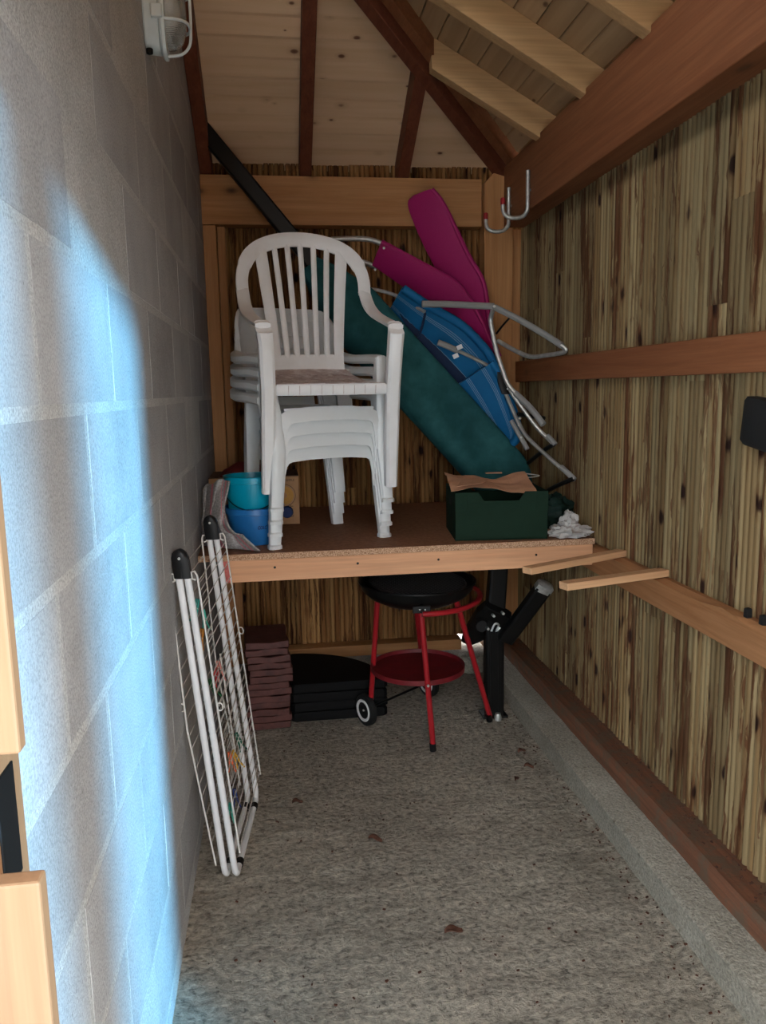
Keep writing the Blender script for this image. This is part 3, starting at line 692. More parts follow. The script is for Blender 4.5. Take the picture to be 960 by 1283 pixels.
m = MB(); m.grid(cano, 44, 56); m.build('canopy', M['parasol'], ps, smooth=60)
m = MB(); m.loft([(V((0, 0, 0)) + d * -0.10 + s1 * -0.01, s1 * 0.030, s2 * 0.022), (d * 0.015 + s1 * -0.03, s1 * 0.030, s2 * 0.022)], 0.5); m.build('hub', M['black'], ps)

# ================================================================ FOLDED LOUNGERS
def ribbon(pairs, th, k=5):
    """padded panel between two measured edges (lists of points), with real thickness"""
    A = catmull([p for p, q in pairs], k); B = catmull([q for p, q in pairs], k); fr = []
    for i in range(len(A)):
        c = (A[i] + B[i]) / 2; u = (A[i] - B[i]) / 2; j0, j1 = max(0, i - 1), min(len(A) - 1, i + 1)
        tg = ((A[j1] + B[j1]) - (A[j0] + B[j0])).normalized(); nn = u.normalized().cross(tg).normalized()
        fr.append((c, u, nn * th))
    return fr
g = tag(empty('sun_lounger', P(652, 468, 3.92)), 'folded magenta sun lounger standing on edge in the corner behind the blue one', 'sun lounger')
def LL(pts): return [p - g.location for p in pts]
for pr_ in ([((518, 246), (541, 237)), ((513, 262), (556, 258)), ((541, 326), (585, 318)), ((575, 378), (604, 354)), ((594, 410), (611, 400)), ((604, 430), (617, 424)), ((617, 452), (625, 447))],
            [((467, 331), (478, 303)), ((512, 363), (529, 331)), ((546, 388), (573, 357)), ((578, 420), (600, 398)), ((596, 436), (612, 422)), ((612, 448), (621, 440))]):
    yl = 4.02 if pr_[0][0][0] > 500 else 3.95
    fr = ribbon([(P(*a, yl) - g.location, P(*b, yl - 0.10) - g.location) for a, b in pr_], 0.016)
    m = MB(); m.loft(fr, 0.6); m.build('fabric_panel', M['magenta'], g, smooth=50)
for path in ([(541, 237, 3.92), (557, 258, 3.92), (586, 318, 3.91), (606, 354, 3.9), (613, 400, 3.88), (618, 424, 3.87), (626, 447, 3.86)], [(478, 303, 3.85), (530, 331, 3.85), (574, 357, 3.85), (602, 398, 3.85), (612, 421, 3.85), (622, 440, 3.85)]):
    m = MB(); m.tube(LL([P(*p) for p in path]), 0.012, 8, smooth=4); m.build('hem', M['magenta'], g, smooth=True)
for path in ([(408, 303, 3.93), (416, 300, 3.93), (440, 299, 3.93), (462, 300, 3.93), (480, 306, 3.92)], [(440, 328, 3.98), (452, 328, 3.98), (463, 331, 3.97), (472, 336, 3.96)]):
    m = MB(); m.tube(LL([P(*p) for p in path]), 0.0125, 10, smooth=4); m.build('frame_tube', M['steel'], g, smooth=True)
for q in ((481, 311, 3.848), (470, 338, 3.90)):
    m = MB(); m.lathe([(0, -0.004), (0.006, -0.004), (0.004, 0.001), (0, 0.002)], n=10, ax='y'); m.build('rivet', M['zinc'], g, loc=P(*q) - g.location)
g = tag(empty('reclining_chair', P(648, 556, 3.6)), 'folded blue striped recliner with grey arm tubes, leaning on the teal parasol', 'garden chair')
up = [((488, 390), (505, 360)), ((512, 424), (540, 383)), ((546, 466), (578, 404)), ((572, 496), (608, 433)), ((588, 512), (624, 460))]
lo = [((570, 484), (618, 452)), ((590, 512), (633, 480)), ((608, 535), (643, 510)), ((624, 553), (650, 536)), ((632, 559), (648, 551))]
for nm, pr_, yl, yr in (('head_cushion', up, 3.86, 3.70), ('seat_cushion', lo, 3.74, 3.62)):
    fr = ribbon([(P(*a, yl) - g.location, P(*b, yr) - g.location) for a, b in pr_], 0.024); m = MB(); m.loft(fr, 0.65, True); m.build(nm, M['blue'], g, smooth=50)
fr = ribbon([(P(*a, 3.80) - g.location, P(*b, 3.79) - g.location) for a, b in [((497, 388), (517, 371)), ((520, 424), (550, 392)), ((553, 464), (587, 414)), ((576, 492), (608, 450))]], 0.02); m = MB(); m.loft(fr, 0.6); m.build('cushion_shade', M['blue_dark'], g, smooth=50)  # navy sheet: shade on the cushion's lower half, put in as colour
for nm, pth in (('head_hem', [(505, 362, 3.69), (540, 385, 3.69), (578, 407, 3.69), (607, 436, 3.68), (622, 460, 3.66)]), ('seat_hem', [(617, 454, 3.62), (632, 482, 3.61), (642, 511, 3.61), (649, 537, 3.61), (646, 552, 3.62), (634, 558, 3.66)])):
    m = MB(); m.tube(LL([P(*q) for q in pth]), 0.021, 10, smooth=4); m.build(nm, M['blue'], g, smooth=True)
for a, b, yv in (((524, 425), (533, 392), 3.70),):
    m = MB(); m.tube(LL([P(*a, yv), P((a[0] + b[0]) / 2 + 1, (a[1] + b[1]) / 2, yv - .004), P(*b, yv)]), 0.006, 6); m.build('strap', M['blue_dark'], g)
dy = lambda x: 3.70 if x < 600 else 3.70 - (x - 600) * 0.0037
def tb(nm, path, r, mat, sm=4, n=8):
    m = MB(); m.tube(LL([P(p[0], p[1], p[2] if len(p) > 2 else dy(p[0])) for p in path]), r, n, smooth=sm); return m.build(nm, M[mat], g, smooth=True)
tb('armrest', [(529, 381, 3.62), (560, 381, 3.62), (600, 383, 3.62), (619, 384, 3.62)], 0.0155, 'grey_sleeve', 2)
tb('armrest', [(620, 385, 3.60), (650, 400, 3.52), (684, 420, 3.42), (704, 433, 3.34)], 0.0145, 'grey_sleeve', 2)
tb('frame_tube', [(702, 432, 3.345), (709, 438, 3.33), (704, 442, 3.35), (685, 445, 3.42), (665, 447, 3.50), (645, 439, 3.58), (624, 427, 3.66)], 0.0105, 'steel')
tb('frame_tube', [(618, 387, 3.61), (615, 400), (617, 415), (623, 443), (630, 464), (637, 482), (647, 494)], 0.0115, 'steel')
tb('armrest', [(646, 493), (660, 506), (673, 521), (681, 532)], 0.0150, 'grey_sleeve', 2)
tb('frame_tube', [(630, 466), (640, 490), (655, 512), (675, 538), (694, 556)], 0.0095, 'steel')
tb('frame_tube', [(632, 488), (641, 510), (650, 530), (662, 549), (690, 575), (718, 599)], 0.0095, 'steel')
tb('frame_tube', [(641, 527), (648, 540), (655, 552), (661, 563)], 0.011, 'grey_sleeve', 2)
tb('frame_tube', [(553, 432, 3.60), (575, 440, 3.61), (600, 452, 3.62), (624, 465, 3.63)], 0.0085, 'steel')
tb('armrest', [(549, 429, 3.60), (562, 434, 3.60), (574, 440, 3.605)], 0.0140, 'grey_sleeve', 2)
tb('frame_tube', [(462, 362, 3.80), (480, 365, 3.80), (503, 373, 3.78), (521, 384, 3.72), (533, 391, 3.70)], 0.0085, 'steel')
tb('cross_bar', [(718, 600, 3.25), (704, 606, 3.3), (688, 614, 3.4), (672, 626, 3.5)], 0.010, 'black')
tb('cross_bar', [(694, 557, 3.35), (682, 564, 3.45), (662, 580, 3.6)], 0.010, 'black')
tb('cross_bar', [(649, 519, 3.53), (664, 521, 3.56), (682, 524, 3.6)], 0.010, 'black')
tb('cross_bar', [(638, 399, 3.60), (629, 409, 3.68), (622, 418, 3.72)], 0.005, 'black', 2)
tb('end_cap', [(703, 585), (712, 593), (720, 601)], 0.0125, 'grey_sleeve', 2)
tb('end_cap', [(686, 546), (691, 551), (696, 557)], 0.0115, 'grey_sleeve', 2)
m = MB(); m.loft([(P(628, 466, 3.60) - g.location, V((0.020, 0, 0.0)), V((0, 0.012, 0))), (P(631, 480, 3.58) - g.location, V((0.026, 0, 0)), V((0, 0.012, 0))), (P(634, 494, 3.57) - g.location, V((0.018, 0, 0)), V((0, 0.012, 0)))], 0.6); m.build('hinge_plate', M['black'], g, smooth=True)
for q in ((576, 435, 3.585), (571, 446, 3.585)):
    m = MB(); m.box((0, 0, 0), (0.026, 0.006, 0.020), Matrix.Rotation(R(-24), 3, 'Y')); m.build('clip', M['white_tube'], g, loc=P(*q) - g.location)['label'] = 'small white clip on the arm tube'
for q in ((636, 487), (651, 524), (650, 533), (619, 384), (653, 548)):
    m = MB(); m.lathe([(0, -0.014), (0.006, -0.012), (0.006, 0.0)], n=8, ax='y'); m.build('bolt', M['zinc'], g, loc=P(*q, dy(q[0]) - (0.10 if q[1] < 400 else 0)) - g.location)

# ================================================================ LEFT END OF THE SHELF
def bucket(name, label, c, r0, r1, h, mat, rim):
    t = tag(empty(name, c), label, 'bucket')
    m = MB(); m.lathe([(0, 0), (r0 * .96, 0), (r0, 0.006), (r1 - 0.004, h - 0.028), (r1 + 0.003, h - 0.026), (r1 + 0.003, h - 0.004), (r1 + 0.006, h), (r1 - 0.002, h), (r1 - 0.006, h - 0.03), (r0 - 0.004, 0.008), (0, 0.008)], n=48); m.build('body', mat, t, smooth=35)
    return t
bc = V((-0.094, 3.205, SHZ + 0.0005))
b1 = bucket('bucket', 'blue plastic bucket with handwriting, under the turquoise bucket on the shelf', bc, 0.100, 0.116, 0.150, M['blue_bucket'], 0)
m = MB(); m.lathe([(0, -0.012), (0.020, -0.011), (0.025, -0.004), (0.025, 0.006), (0.018, 0.012), (0, 0.013)], n=18, ax='y'); m.build('lug', M['navy'], b1, loc=(0.132, -0.01, 0.118), smooth=40)['label'] = 'dark blue handle lug'
tx = bpy.data.curves.new('handwriting', 'FONT'); tx.body = 'COLC'; tx.size = 0.019; tx.shear = 0.25; tx.extrude = 0.0004; tx.offset = 0.0005
to = bpy.data.objects.new('handwriting', tx); COL.objects.link(to)
dg = bpy.context.evaluated_depsgraph_get(); me = bpy.data.meshes.new_from_object(to.evaluated_get(dg)); bpy.data.objects.remove(to)
for vv in me.vertices:
    an = R(-84) + (vv.co.x) * 0.72 / 0.108; rr_ = 0.1000 + 0.0125 * (vv.co.y + 0.067) / 0.122 + vv.co.z + 0.0010
    vv.co = V((rr_ * math.cos(an), rr_ * math.sin(an), 0.067 + vv.co.y))
me.materials.append(M['ink_blue']); wo = bpy.data.objects.new('handwriting', me); COL.objects.link(wo); wo.parent = b1
b2 = bucket('bucket', 'turquoise plastic bucket standing in the blue bucket', bc + V((-0.004, 0, 0.110)), 0.097, 0.112, 0.165, M['turq'], 0)
m = MB(); m.tube([V((0.117 * math.cos(a), 0.117 * math.sin(a), 0.115 - 0.080 * max(0, math.sin((a - R(190)) / R(160) * math.pi)))) for a in [R(190 + 8 * i) for i in range(21)]], 0.0022, 6); m.build('wire_handle', M['black_metal'], b2, smooth=True)
# cardboard box with printing
cb = tag(empty('cardboard_box', (-0.105, 3.74, SHZ + 0.0005)), 'brown cardboard box printed with a spiral, standing behind the buckets', 'box')
m = MB(); m.lohi((-0.20, -0.15, 0), (0.205, 0.15, 0.222)); m.build('carton', M['card'], cb, bevel=0.002)
m = MB(); m.prism([(-0.20, -0.15, 0.2225), (0.205, -0.15, 0.2225), (0.205, 0.15, 0.2225), (-0.20, 0.15, 0.2225)], (0, 0, 0.003)); m.build('lid', M['card_dark'], cb)
def flat_text(body, size, par, mat, loc, rot, font_shear=0.0, sx=1.0):
    c_ = bpy.data.curves.new('print', 'FONT'); c_.body = body; c_.size = size; c_.shear = font_shear; c_.align_x = 'CENTER'; c_.extrude = 0.0002
    o_ = bpy.data.objects.new('print', c_); COL.objects.link(o_); d_ = bpy.context.evaluated_depsgraph_get(); me_ = bpy.data.meshes.new_from_object(o_.evaluated_get(d_)); bpy.data.objects.remove(o_)
    me_.materials.append(mat); q = bpy.data.objects.new('print', me_); COL.objects.link(q); q.parent = par; q.location = loc; q.rotation_euler = rot; q.scale = (sx, 1, 1); return q
flat_text('ACCESSOIRES', 0.036, cb, M['ink'], (-0.06, -0.1506, 0.190), (R(90), 0, 0))
flat_text('SIMPLE', 0.014, cb, M['ink'], (0.165, -0.1506, 0.200), (R(90), 0, 0))
flat_text('LOTY', 0.023, cb, M['ink'], (0.176, -0.1506, 0.062), (R(90), R(-90), 0))
for r_ in (0.052, 0.042, 0.032, 0.022):
    m = MB(); m.lathe([(r_ - (0.0095 if r_ < .05 else 0.002), 0), (r_, 0), (r_, 0.0006), (r_ - (0.0095 if r_ < .05 else 0.002), 0.0006)], n=36, ax='y'); m.build('print', M['ochre'] if r_ < 0.05 else M['ink'], cb, loc=(0.137, -0.1508, 0.135))
rc = MB(); rc.grid(lambda u, v: (-0.15 + u * 0.25, -0.12 + v * 0.24, 0.228 + 0.055 * math.sin(math.pi * min(1, max(0, u))) ** .6 * math.sin(math.pi * v) ** .5 * (0.75 + 0.9 * noise.noise(V((u * 3.5, v * 3.5, 2)))) ), 26, 22)
tag(rc.build('cloth', M['red_cloth'], smooth=True, solid=0.003, loc=cb.location), 'crumpled dark red cloth on top of the cardboard box', 'cloth')
# towel hanging over the bucket side
tw = MB()
cx = bc - V((0.004, 0, 0))
twp = [(252, 640, 3.06), (253, 612, 3.10)]
def towel(u, v):
    # u across (wall side -> front hem), v from the fold over the rim down to the shelf
    top = V((-0.296 + 0.115 * u, 3.205 - 0.16 * u + 0.02 * math.sin(u * 9), 1.218 - 0.05 * (1 - u) ** 2 + 0.006 * math.sin(u * 12)))
    bot = V((-0.298 + 0.150 * u ** 1.2, 3.14 - 0.165 * u, SHZ + 0.010))
    p = top.lerp(bot, v)
    bul = math.sin(math.pi * v)
    p.y -= 0.035 * bul + 0.020 * v
    p.x += (0.075 * max(0, (v - 0.62) / 0.38) ** 1.3 - 0.028 * bul * (v < 0.75)) * u
    p += V((0.3, -1, 0)) * (0.016 * noise.noise(V((u * 5, v * 4, 0))) + 0.012 * math.sin(u * 15 + v * 6)) * (0.3 + bul)
    p.x = max(p.x, -0.304)
    return p
tw.grid(towel, 36, 44); tag(tw.build('towel', M['towel'], smooth=True, solid=0.006), 'grey towel with pink stripes draped beside the buckets at the wall', 'towel')

# ================================================================ RIGHT END OF THE SHELF
gb = tag(empty('storage_box', (0.905, 3.165, SHZ + 0.0005), (0, 0, R(-6))), 'dark green lidless card box filled with brown paper, at the right end of the shelf', 'box')
X0, X1, Y0, Y1, HB = -0.186, 0.186, -0.165, 0.165, 0.195
m = MB(); m.lohi((X0, Y0, 0), (X1, Y1, 0.006)); m.build('bottom', M['greenbox'], gb)
cut = [(X0, 0), (X1, 0), (X1, HB), (0.095, HB), (0.070, HB - 0.036), (-0.070, HB - 0.036), (-0.095, HB), (X0, HB)]
m = MB(); m.prism([(x, Y0, z) for x, z in cut], (0, 0.005, 0)); m.build('side_panel', M['greenbox'], gb, bevel=0.001)
m = MB(); m.prism([(x, Y1 - 0.005, z) for x, z in cut], (0, 0.005, 0)); m.build('side_panel', M['greenbox'], gb, bevel=0.001)
for x in (X0, X1 - 0.005):
    m = MB(); m.lohi((x, Y0, 0), (x + 0.005, Y1, HB)); sp_ = m.build('side_panel', M['greenbox'], gb, bevel=0.001)
    m = MB(); m.lohi((x - 0.0008, -0.04, 0.125), (x + 0.0058, 0.04, 0.150)); m.build('hand_hole', M['dark_slot'], sp_)
for s in (-1, 1):   # folded corner gussets and the seam across the front
    m = MB(); m.prism([(s * 0.187, Y0 - 0.003, HB), (s * 0.138, Y0 - 0.003, HB), (s * 0.138, Y0 - 0.003, HB - 0.068), (s * 0.150, Y0 - 0.003, HB - 0.078), (s * 0.187, Y0 - 0.003, HB - 0.078)], (0, 0.003, 0)); m.build('corner_gusset', M['greenbox'], gb, bevel=0.0008)
m = MB(); m.lohi((-0.138, Y0 - 0.0022, HB - 0.047), (0.138, Y0, HB - 0.044)); m.build('seam', M['greenbox'], gb)
pp = MB()
def paper(u, v):
    x = -0.20 + 0.35 * u; y = -0.14 + 0.25 * v
    return V((x, y, HB + 0.010 + 0.030 * v + 0.016 * math.sin(u * 5 + v * 2) + 0.014 * noise.noise(V((u * 4, v * 4, 1))) - 0.05 * max(0, 0.15 - v)))
pp.grid(paper, 26, 18); p_ = tag(pp.build('wrapping_paper', M['paper'], solid=0.0015, loc=gb.location, rot=gb.rotation_euler), 'crumpled brown wrapping paper lying in the green box', 'paper')
pp = MB(); pp.grid(lambda u, v: (-0.178 + 0.10 * u + 0.05 * v, -0.155 + 0.14 * v - 0.02 * u, HB + 0.024 + 0.03 * v * (1 - u) + 0.014 * u), 8, 8); pp.build('paper_fold', M['paper'], p_, solid=0.0015)
pp = MB(); pp.lohi((-0.02, 0.10, HB + 0.045), (0.05, 0.125, HB + 0.049)); pp.build('paper_fold', M['paper'], p_)
bgm = MB()
def blob(c, rx, ry, rz, amp, fr_, seed):
    def f(u, v):
        th, ph = 2 * math.pi * u, math.pi * (0.02 + 0.96 * v)
        n_ = V((math.cos(th) * math.sin(ph), math.sin(th) * math.sin(ph), math.cos(ph)))
        q = 1 + amp * noise.noise(n_ * fr_ + V((seed, 0, 0))) + amp * 0.5 * noise.noise(n_ * fr_ * 2.3 + V((0, seed, 0)))
        return V((n_.x * rx * q, n_.y * ry * q, max(n_.z * rz * q, -rz * 0.6) + rz * 0.6))
    return f
bgm.grid(blob(None, 0.085, 0.09, 0.085, 0.35, 2.2, 4), 36, 22)
tag(bgm.build('plastic_bag', M['green_bag'], smooth=True, loc=(1.20, 3.25, SHZ + 0.001)), 'dark green plastic bag behind the right side of the green box', 'bag')
clm = MB(); clm.grid(blob(None, 0.075, 0.065, 0.034, 0.55, 2.6, 9), 36, 22)
bl2 = blob(None, 0.036, 0.040, 0.062, 0.35, 2.4, 21)
clm.grid(lambda u, v: bl2(u, v) + V((0.012, 0.02, 0.0)), 28, 20)
clm.grid(lambda u, v: (0.03 + 0.05 * u, -0.05 + 0.05 * v, 0.030 * (1 - u) + 0.012 * math.sin(v * 7) * (1 - u) + 0.002), 8, 8)
tag(clm.build('rag', M['white_cloth'], smooth=True, loc=(1.172, 3.01, SHZ + 0.001)), 'crumpled white rag at the right end of the shelf', 'rag')
w_ = MB(); w_.tube([P(648, 592, 3.42), P(664, 594, 3.40), P(676, 596, 3.38), P(664, 598, 3.38), P(650, 598, 3.40)], 0.0025, 6, smooth=4)
tag(w_.build('wire_loop', M['zinc'], smooth=True), 'thin bent wire loop behind the green box', 'wire')

# ================================================================ ON THE RIGHT WALL
def hook(base, label):
    t = tag(empty('storage_hook', base), label, 'hook', 'U hooks screwed to the red-brown beam')
    m = MB(); m.tube([V((-0.012, 0, 0.205)), V((-0.012, 0, 0.05)), V((-0.016, 0.002, 0.026)), V((-0.030, 0.004, 0.008)), V((-0.050, 0.006, 0)), V((-0.085, 0.010, 0)), V((-0.110, 0.013, 0.010)), V((-0.122, 0.015, 0.030)), V((-0.124, 0.016, 0.060))], 0.0095, 10, smooth=3); m.build('bar', M['zinc'], t, smooth=True)
    m = MB(); m.lathe([(0, 0), (0.0115, 0), (0.0115, 0.026), (0.009, 0.030), (0, 0.030)], n=12); m.build('tip', M['red_tip'], t, smooth=30, loc=(-0.124, 0.016, 0.058))
    m = MB(); m.lathe([(0, 0.002), (0.006, 0.002), (0.006, -0.014), (0, -0.014)], n=8, ax='x'); m.build('screw', M['zinc'], t, loc=(0, 0, 0.12))
hook((1.198, 3.62, 2.318), 'zinc U hook with a red tip on the beam, the one nearer the camera')
hook((1.198, 3.915, 2.315), 'zinc U hook with a red tip on the beam, the one nearer the corner post')
def batten(p0, p1, label):
    p0, p1 = V(p0), V(p1); c_ = (p0 + p1) / 2; an = math.atan2(p1.y - p0.y, p1.x - p0.x)
    m = MB(); m.box((0, 0, 0), ((p1 - p0).length, 0.046, 0.024))
    tag(m.build('batten', M['batten'], loc=c_, rot=(R(-2), 0, an), bevel=0.002), label, 'batten', 'loose battens on the lower rail')
batten((0.850, 2.565, 0.9195), (1.296, 2.775, 0.9195), 'loose pale batten on the lower rail, the one nearest the shelf')
batten((0.895, 2.335, 0.9195), (1.296, 2.445, 0.9195), 'loose pale batten on the lower rail, the one farther from the shelf')
for i, (x, y) in enumerate(((1.276, 1.945), (1.276, 1.875))):
    m = MB(); m.lathe([(0, 0), (0.011, 0), (0.012, 0.003), (0.011, 0.024), (0.009, 0.027), (0, 0.027)], n=4, a0=R(45), a1=R(405)); o = m.build('rubber_cap', M['rubber'], loc=(x + 0.006, y, 0.9065), bevel=0.001)
    tag(o, ('small black rubber cap on the lower rail, the farther of two', 'small black rubber cap on the lower rail, the nearer of two')[i], 'cap', 'black caps on the lower rail')
br_ = tag(empty('hand_brush', (1.268, 1.895, 1.434), (R(8), 0, 0)), 'black bristle brush hanging on the right wall at the picture edge', 'brush')
m = MB(); m.loft([(V((0, 0, -0.055)), V((0, 0.066, 0)), V((0.020, 0, 0))), (V((0, 0, -0.045)), V((0, 0.075, 0)), V((0.026, 0, 0))), (V((0, 0.002, 0.06)), V((0, 0.075, 0)), V((0.026, 0, 0))), (V((0, 0.002, 0.072)), V((0, 0.070, 0)), V((0.020, 0, 0)))], 0.7); m.build('bristles', M['rubber'], br_, smooth=40)
m = MB(); m.loft([(V((0.0, -0.02, 0.07)), V((0, 0.020, 0)), V((0.014, 0, 0))), (V((0.005, -0.05, 0.15)), V((0, 0.014, 0)), V((0.012, 0, 0))), (V((0.008, -0.08, 0.24)), V((0, 0.014, 0)), V((0.012, 0, 0)))], 0.6); m.build('handle', M['larch_y'], br_, smooth=40)

# ================================================================ BULKHEAD LIGHT on the block wall
bl = tag(empty('bulkhead_light', (-0.311, 2.41, 2.60)), 'white caged bulkhead light on the block wall near the roof', 'light')
def oval(a, ry, rz): return (ry * math.copysign(abs(math.cos(a)) ** 0.6, math.cos(a)), rz * math.copysign(abs(math.sin(a)) ** 0.75, math.sin(a)))
def ovl(x, ry, rz, n=36): return [V((x, *oval(2 * math.pi * i / n, ry, rz))) for i in range(n)]
m = MB(); m.rings([ovl(0.001, .050, .108), ovl(0.006, .054, .112), ovl(0.040, .056, .115), ovl(0.044, .052, .110)]); m.build('housing', M['lamp_body'], bl, smooth=35)
m = MB(); m.rings([ovl(0.044, .060, .122), ovl(0.050, .064, .127), ovl(0.058, .063, .126), ovl(0.060, .047, .105), ovl(0.044, .046, .104)], closed=False, caps=False); m.build('rim', M['lamp_body'], bl, smooth=35)
m = MB(); rg = [ovl(0.050, .046, .104), ovl(0.080, .043, .100), ovl(0.100, .034, .086), ovl(0.110, .020, .060), ovl(0.113, .004, .012)]; m.rings(rg); m.build('lens', M['glass'], bl, smooth=True)
m = MB(); m.lathe([(0, -0.062), (0.012, -0.060), (0.024, -0.035), (0.026, -0.012), (0.018, 0.02), (0.013, 0.045), (0, 0.046)], (0.065, 0, 0.01), 20); m.build('bulb', M['bulb'], bl, smooth=True)
for zz in (-0.045, 0.045):
    m = MB(); m.tube([V((0.055, -0.056, zz)), V((0.090, -0.052, zz)), V((0.114, -0.034, zz)), V((0.121, 0, zz)), V((0.114, 0.034, zz)), V((0.090, 0.052, zz)), V((0.055, 0.056, zz))], 0.0042, 8, smooth=4); m.build('guard_bar', M['lamp_body'], bl, smooth=True)
m = MB(); m.tube([V((0.055, 0, -0.120)), V((0.095, 0, -0.114)), V((0.118, 0, -0.090)), V((0.123, 0, -0.05)), V((0.124, 0, 0)), V((0.123, 0, 0.05)), V((0.118, 0, 0.09)), V((0.095, 0, 0.114)), V((0.055, 0, 0.120))], 0.0042, 8, smooth=4); m.build('guard_bar', M['lamp_body'], bl, smooth=True)
for yy_, zz in ((-0.062, -0.03), (0.062, -0.03), (-0.062, 0.06), (0.062, 0.06)):
    m = MB(); m.box((0, 0, 0), (0.030, 0.016, 0.034)); m.build('clip', M['lamp_body'], bl, loc=(0.040, yy_, zz), bevel=0.003)
m = MB(); m.lathe([(0.009, 0), (0.009, 0.012), (0, 0.012)], n=10); m.build('cable_gland', M['black'], bl, loc=(0.012, -0.03, -0.126))

# ================================================================ CLOTHES AIRER, folded and leaning on the block wall
ar = tag(empty('clothes_airer', (-0.19, 2.36, 0)), 'folded white clothes airer leaning against the block wall', 'clothes airer')
A0, B0 = V((-0.196, 2.352, 0.013)), V((-0.140, 2.850, 0.013)); A1, B1 = V((-0.285, 2.275, 1.082)), V((-0.240, 2.815, 1.094))
AL = lambda p: V(p) - ar.location
ud = (B0 - A0).normalized(); nd_ = V((ud.y, -ud.x, 0))       # nd_: away from the wall
up_ = ((A1 - A0) + (B1 - B0)).normalized()
for s in (-1, 1):
    o_ = nd_ * 0.0165 * s; o1 = nd_ * 0.0125 * s
    r_ = 0.035
    pts = [A1 + o1, A0 + o_ + up_ * r_ * 1.6, A0 + o_ + up_ * r_ * 0.5 + ud * 0.004, A0 + o_ + ud * r_ * 0.6, A0 + o_ + ud * r_ * 1.6, B0 + o_ - ud * r_ * 1.6, B0 + o_ - ud * r_ * 0.6, B0 + o_ + up_ * r_ * 0.5 - ud * 0.004, B0 + o_ + up_ * r_ * 1.6, B1 + o1]
    m = MB(); m.tube([AL(p) for p in pts], 0.0105, 10); m.build('leg_frame', M['white_tube'], ar, smooth=True)
    for p, q in ((A0, 0.075), (B0, -0.075)):
        m = MB(); m.lathe([(0.0118, -0.016), (0.0135, -0.014), (0.0135, 0.014), (0.0118, 0.016)], n=12, ax='y'); m.build('foot', M['black'], ar, smooth=30, loc=AL(p + o_ + ud * q), rot=(0, 0, math.atan2(-ud.x, ud.y)))
for p in (A1, B1):
    m = MB(); t_ = up_
    prf = []
    for f, hw in ((-0.062, 0.0245), (-0.02, 0.0250), (0.0, 0.0240), (0.014, 0.0195), (0.022, 0.0120), (0.0255, 0.003)): prf.append((AL(p + t_ * f), nd_ * hw, ud * 0.0145))
    m.loft(prf, 0.55); cp_ = m.build('hinge_cap', M['black'], ar, smooth=50)
    m = MB(); m.lathe([(0, -0.018), (0.004, -0.0175), (0.004, 0.0175), (0, 0.018)], n=8, ax='y'); m.build('rivet', M['zinc'], cp_, loc=AL(p), rot=(0, 0, math.atan2(-ud.x, ud.y)))
    m = MB(); m.box((0, 0, 0), (0.0018, 0.030, 0.042)); m.build('slit', M['dark_slot'], cp_, loc=AL(p - t_ * 0.038), rot=(0, 0, math.atan2(-ud.x, ud.y)))
# two hinged wire wings, one each side of the legs, each with a short flap, plus their cross wires
def quad(o, f, h): return A0.lerp(B0, f) * (1 - h) + A1.lerp(B1, f) * h + nd_ * o
wires = 0
for s, lo_, hi_, sp_ in ((-1, 0.045, 0.945, 0.052), (1, 0.085, 0.950, 0.040)):
    bow = lambda h: s * (0.038 + (0.022 * (1 - abs(2 * h - 1)) if s < 0 else 0.004))
    for f in (-0.01, 1.01):
        pth = [AL(quad(bow(h), f, h)) for h in [lo_ + (hi_ - lo_) * i / 8 for i in range(9)]]
        e = pth[-1]; pth += [e + up_ * 0.012 - nd_ * s * 0.006, e + up_ * 0.010 - nd_ * s * 0.016, e - up_ * 0.010 - nd_ * s * 0.016, e - up_ * 0.014 - nd_ * s * 0.006]
        m = MB(); m.tube(pth, 0.0030, 6); m.build('wing_rod', M['white_wire'], ar, smooth=True)
        mh = 0.56 if f < 0.5 else 0.62
        c_ = AL(quad(bow(mh), f, mh)); m = MB(); m.tube([c_ + (nd_ * s * (0.008 + 0.009 * math.cos(a)) + up_ * 0.013 * math.sin(a)) for a in [i * math.pi / 5 for i in range(10)]], 0.0024, 5, closed=True); m.build('hook_loop', M['white_wire'], ar, smooth=True)
    h = lo_ + 0.012
    while h < hi_:
        m = MB(); m.tube([AL(quad(bow(h), -0.012, h)), AL(quad(bow(h), 1.012, h))], 0.0017, 5); m.build('wire', M['white_wire'], ar, smooth=True)
        h += sp_ + 0.012 * math.sin(h * 40)
for f0 in (0.33, 0.66):   # inner rods of the short flaps
    m = MB(); m.tube([AL(quad(0.0, f0, 0.18)), AL(quad(0.0, f0, 0.60))], 0.0028, 6); m.build('wing_rod', M['white_wire'], ar, smooth=True)
for i in range(9):
    h = 0.19 + 0.048 * i; m = MB(); m.tube([AL(quad(0.0, 0.02, h)), AL(quad(0.0, 0.98, h))], 0.0017, 5); m.build('wire', M['white_wire'], ar, smooth=True)
# pegs clipped on the wires
def peg_master(mat):
    t = empty('clothes_peg')
    for s in (-1, 1):
        m = MB(); m.loft([(V((s * 0.0035, 0, 0.012)), V((0.0028, 0, 0)), V((0, 0.0045, 0))), (V((s * 0.0045, 0, -0.010)), V((0.0032, 0, 0)), V((0, 0.0050, 0))), (V((s * 0.0055, 0, -0.034)), V((0.0028, 0, 0)), V((0, 0.0048, 0))), (V((s * 0.0125, 0, -0.062)), V((0.0022, 0, 0)), V((0, 0.0045, 0)))], 0.6); m.build('prong', mat, t, smooth=40)
    m = MB(); m.tube([V((-0.007, -0.0055, -0.020)), V((0, -0.0065, -0.016)), V((0.007, -0.0055, -0.020)), V((0.007, 0.0055, -0.020)), V((0, 0.0065, -0.016)), V((-0.007, 0.0055, -0.020))], 0.0011, 5, closed=True); m.build('spring', M['zinc'], t)
    return t
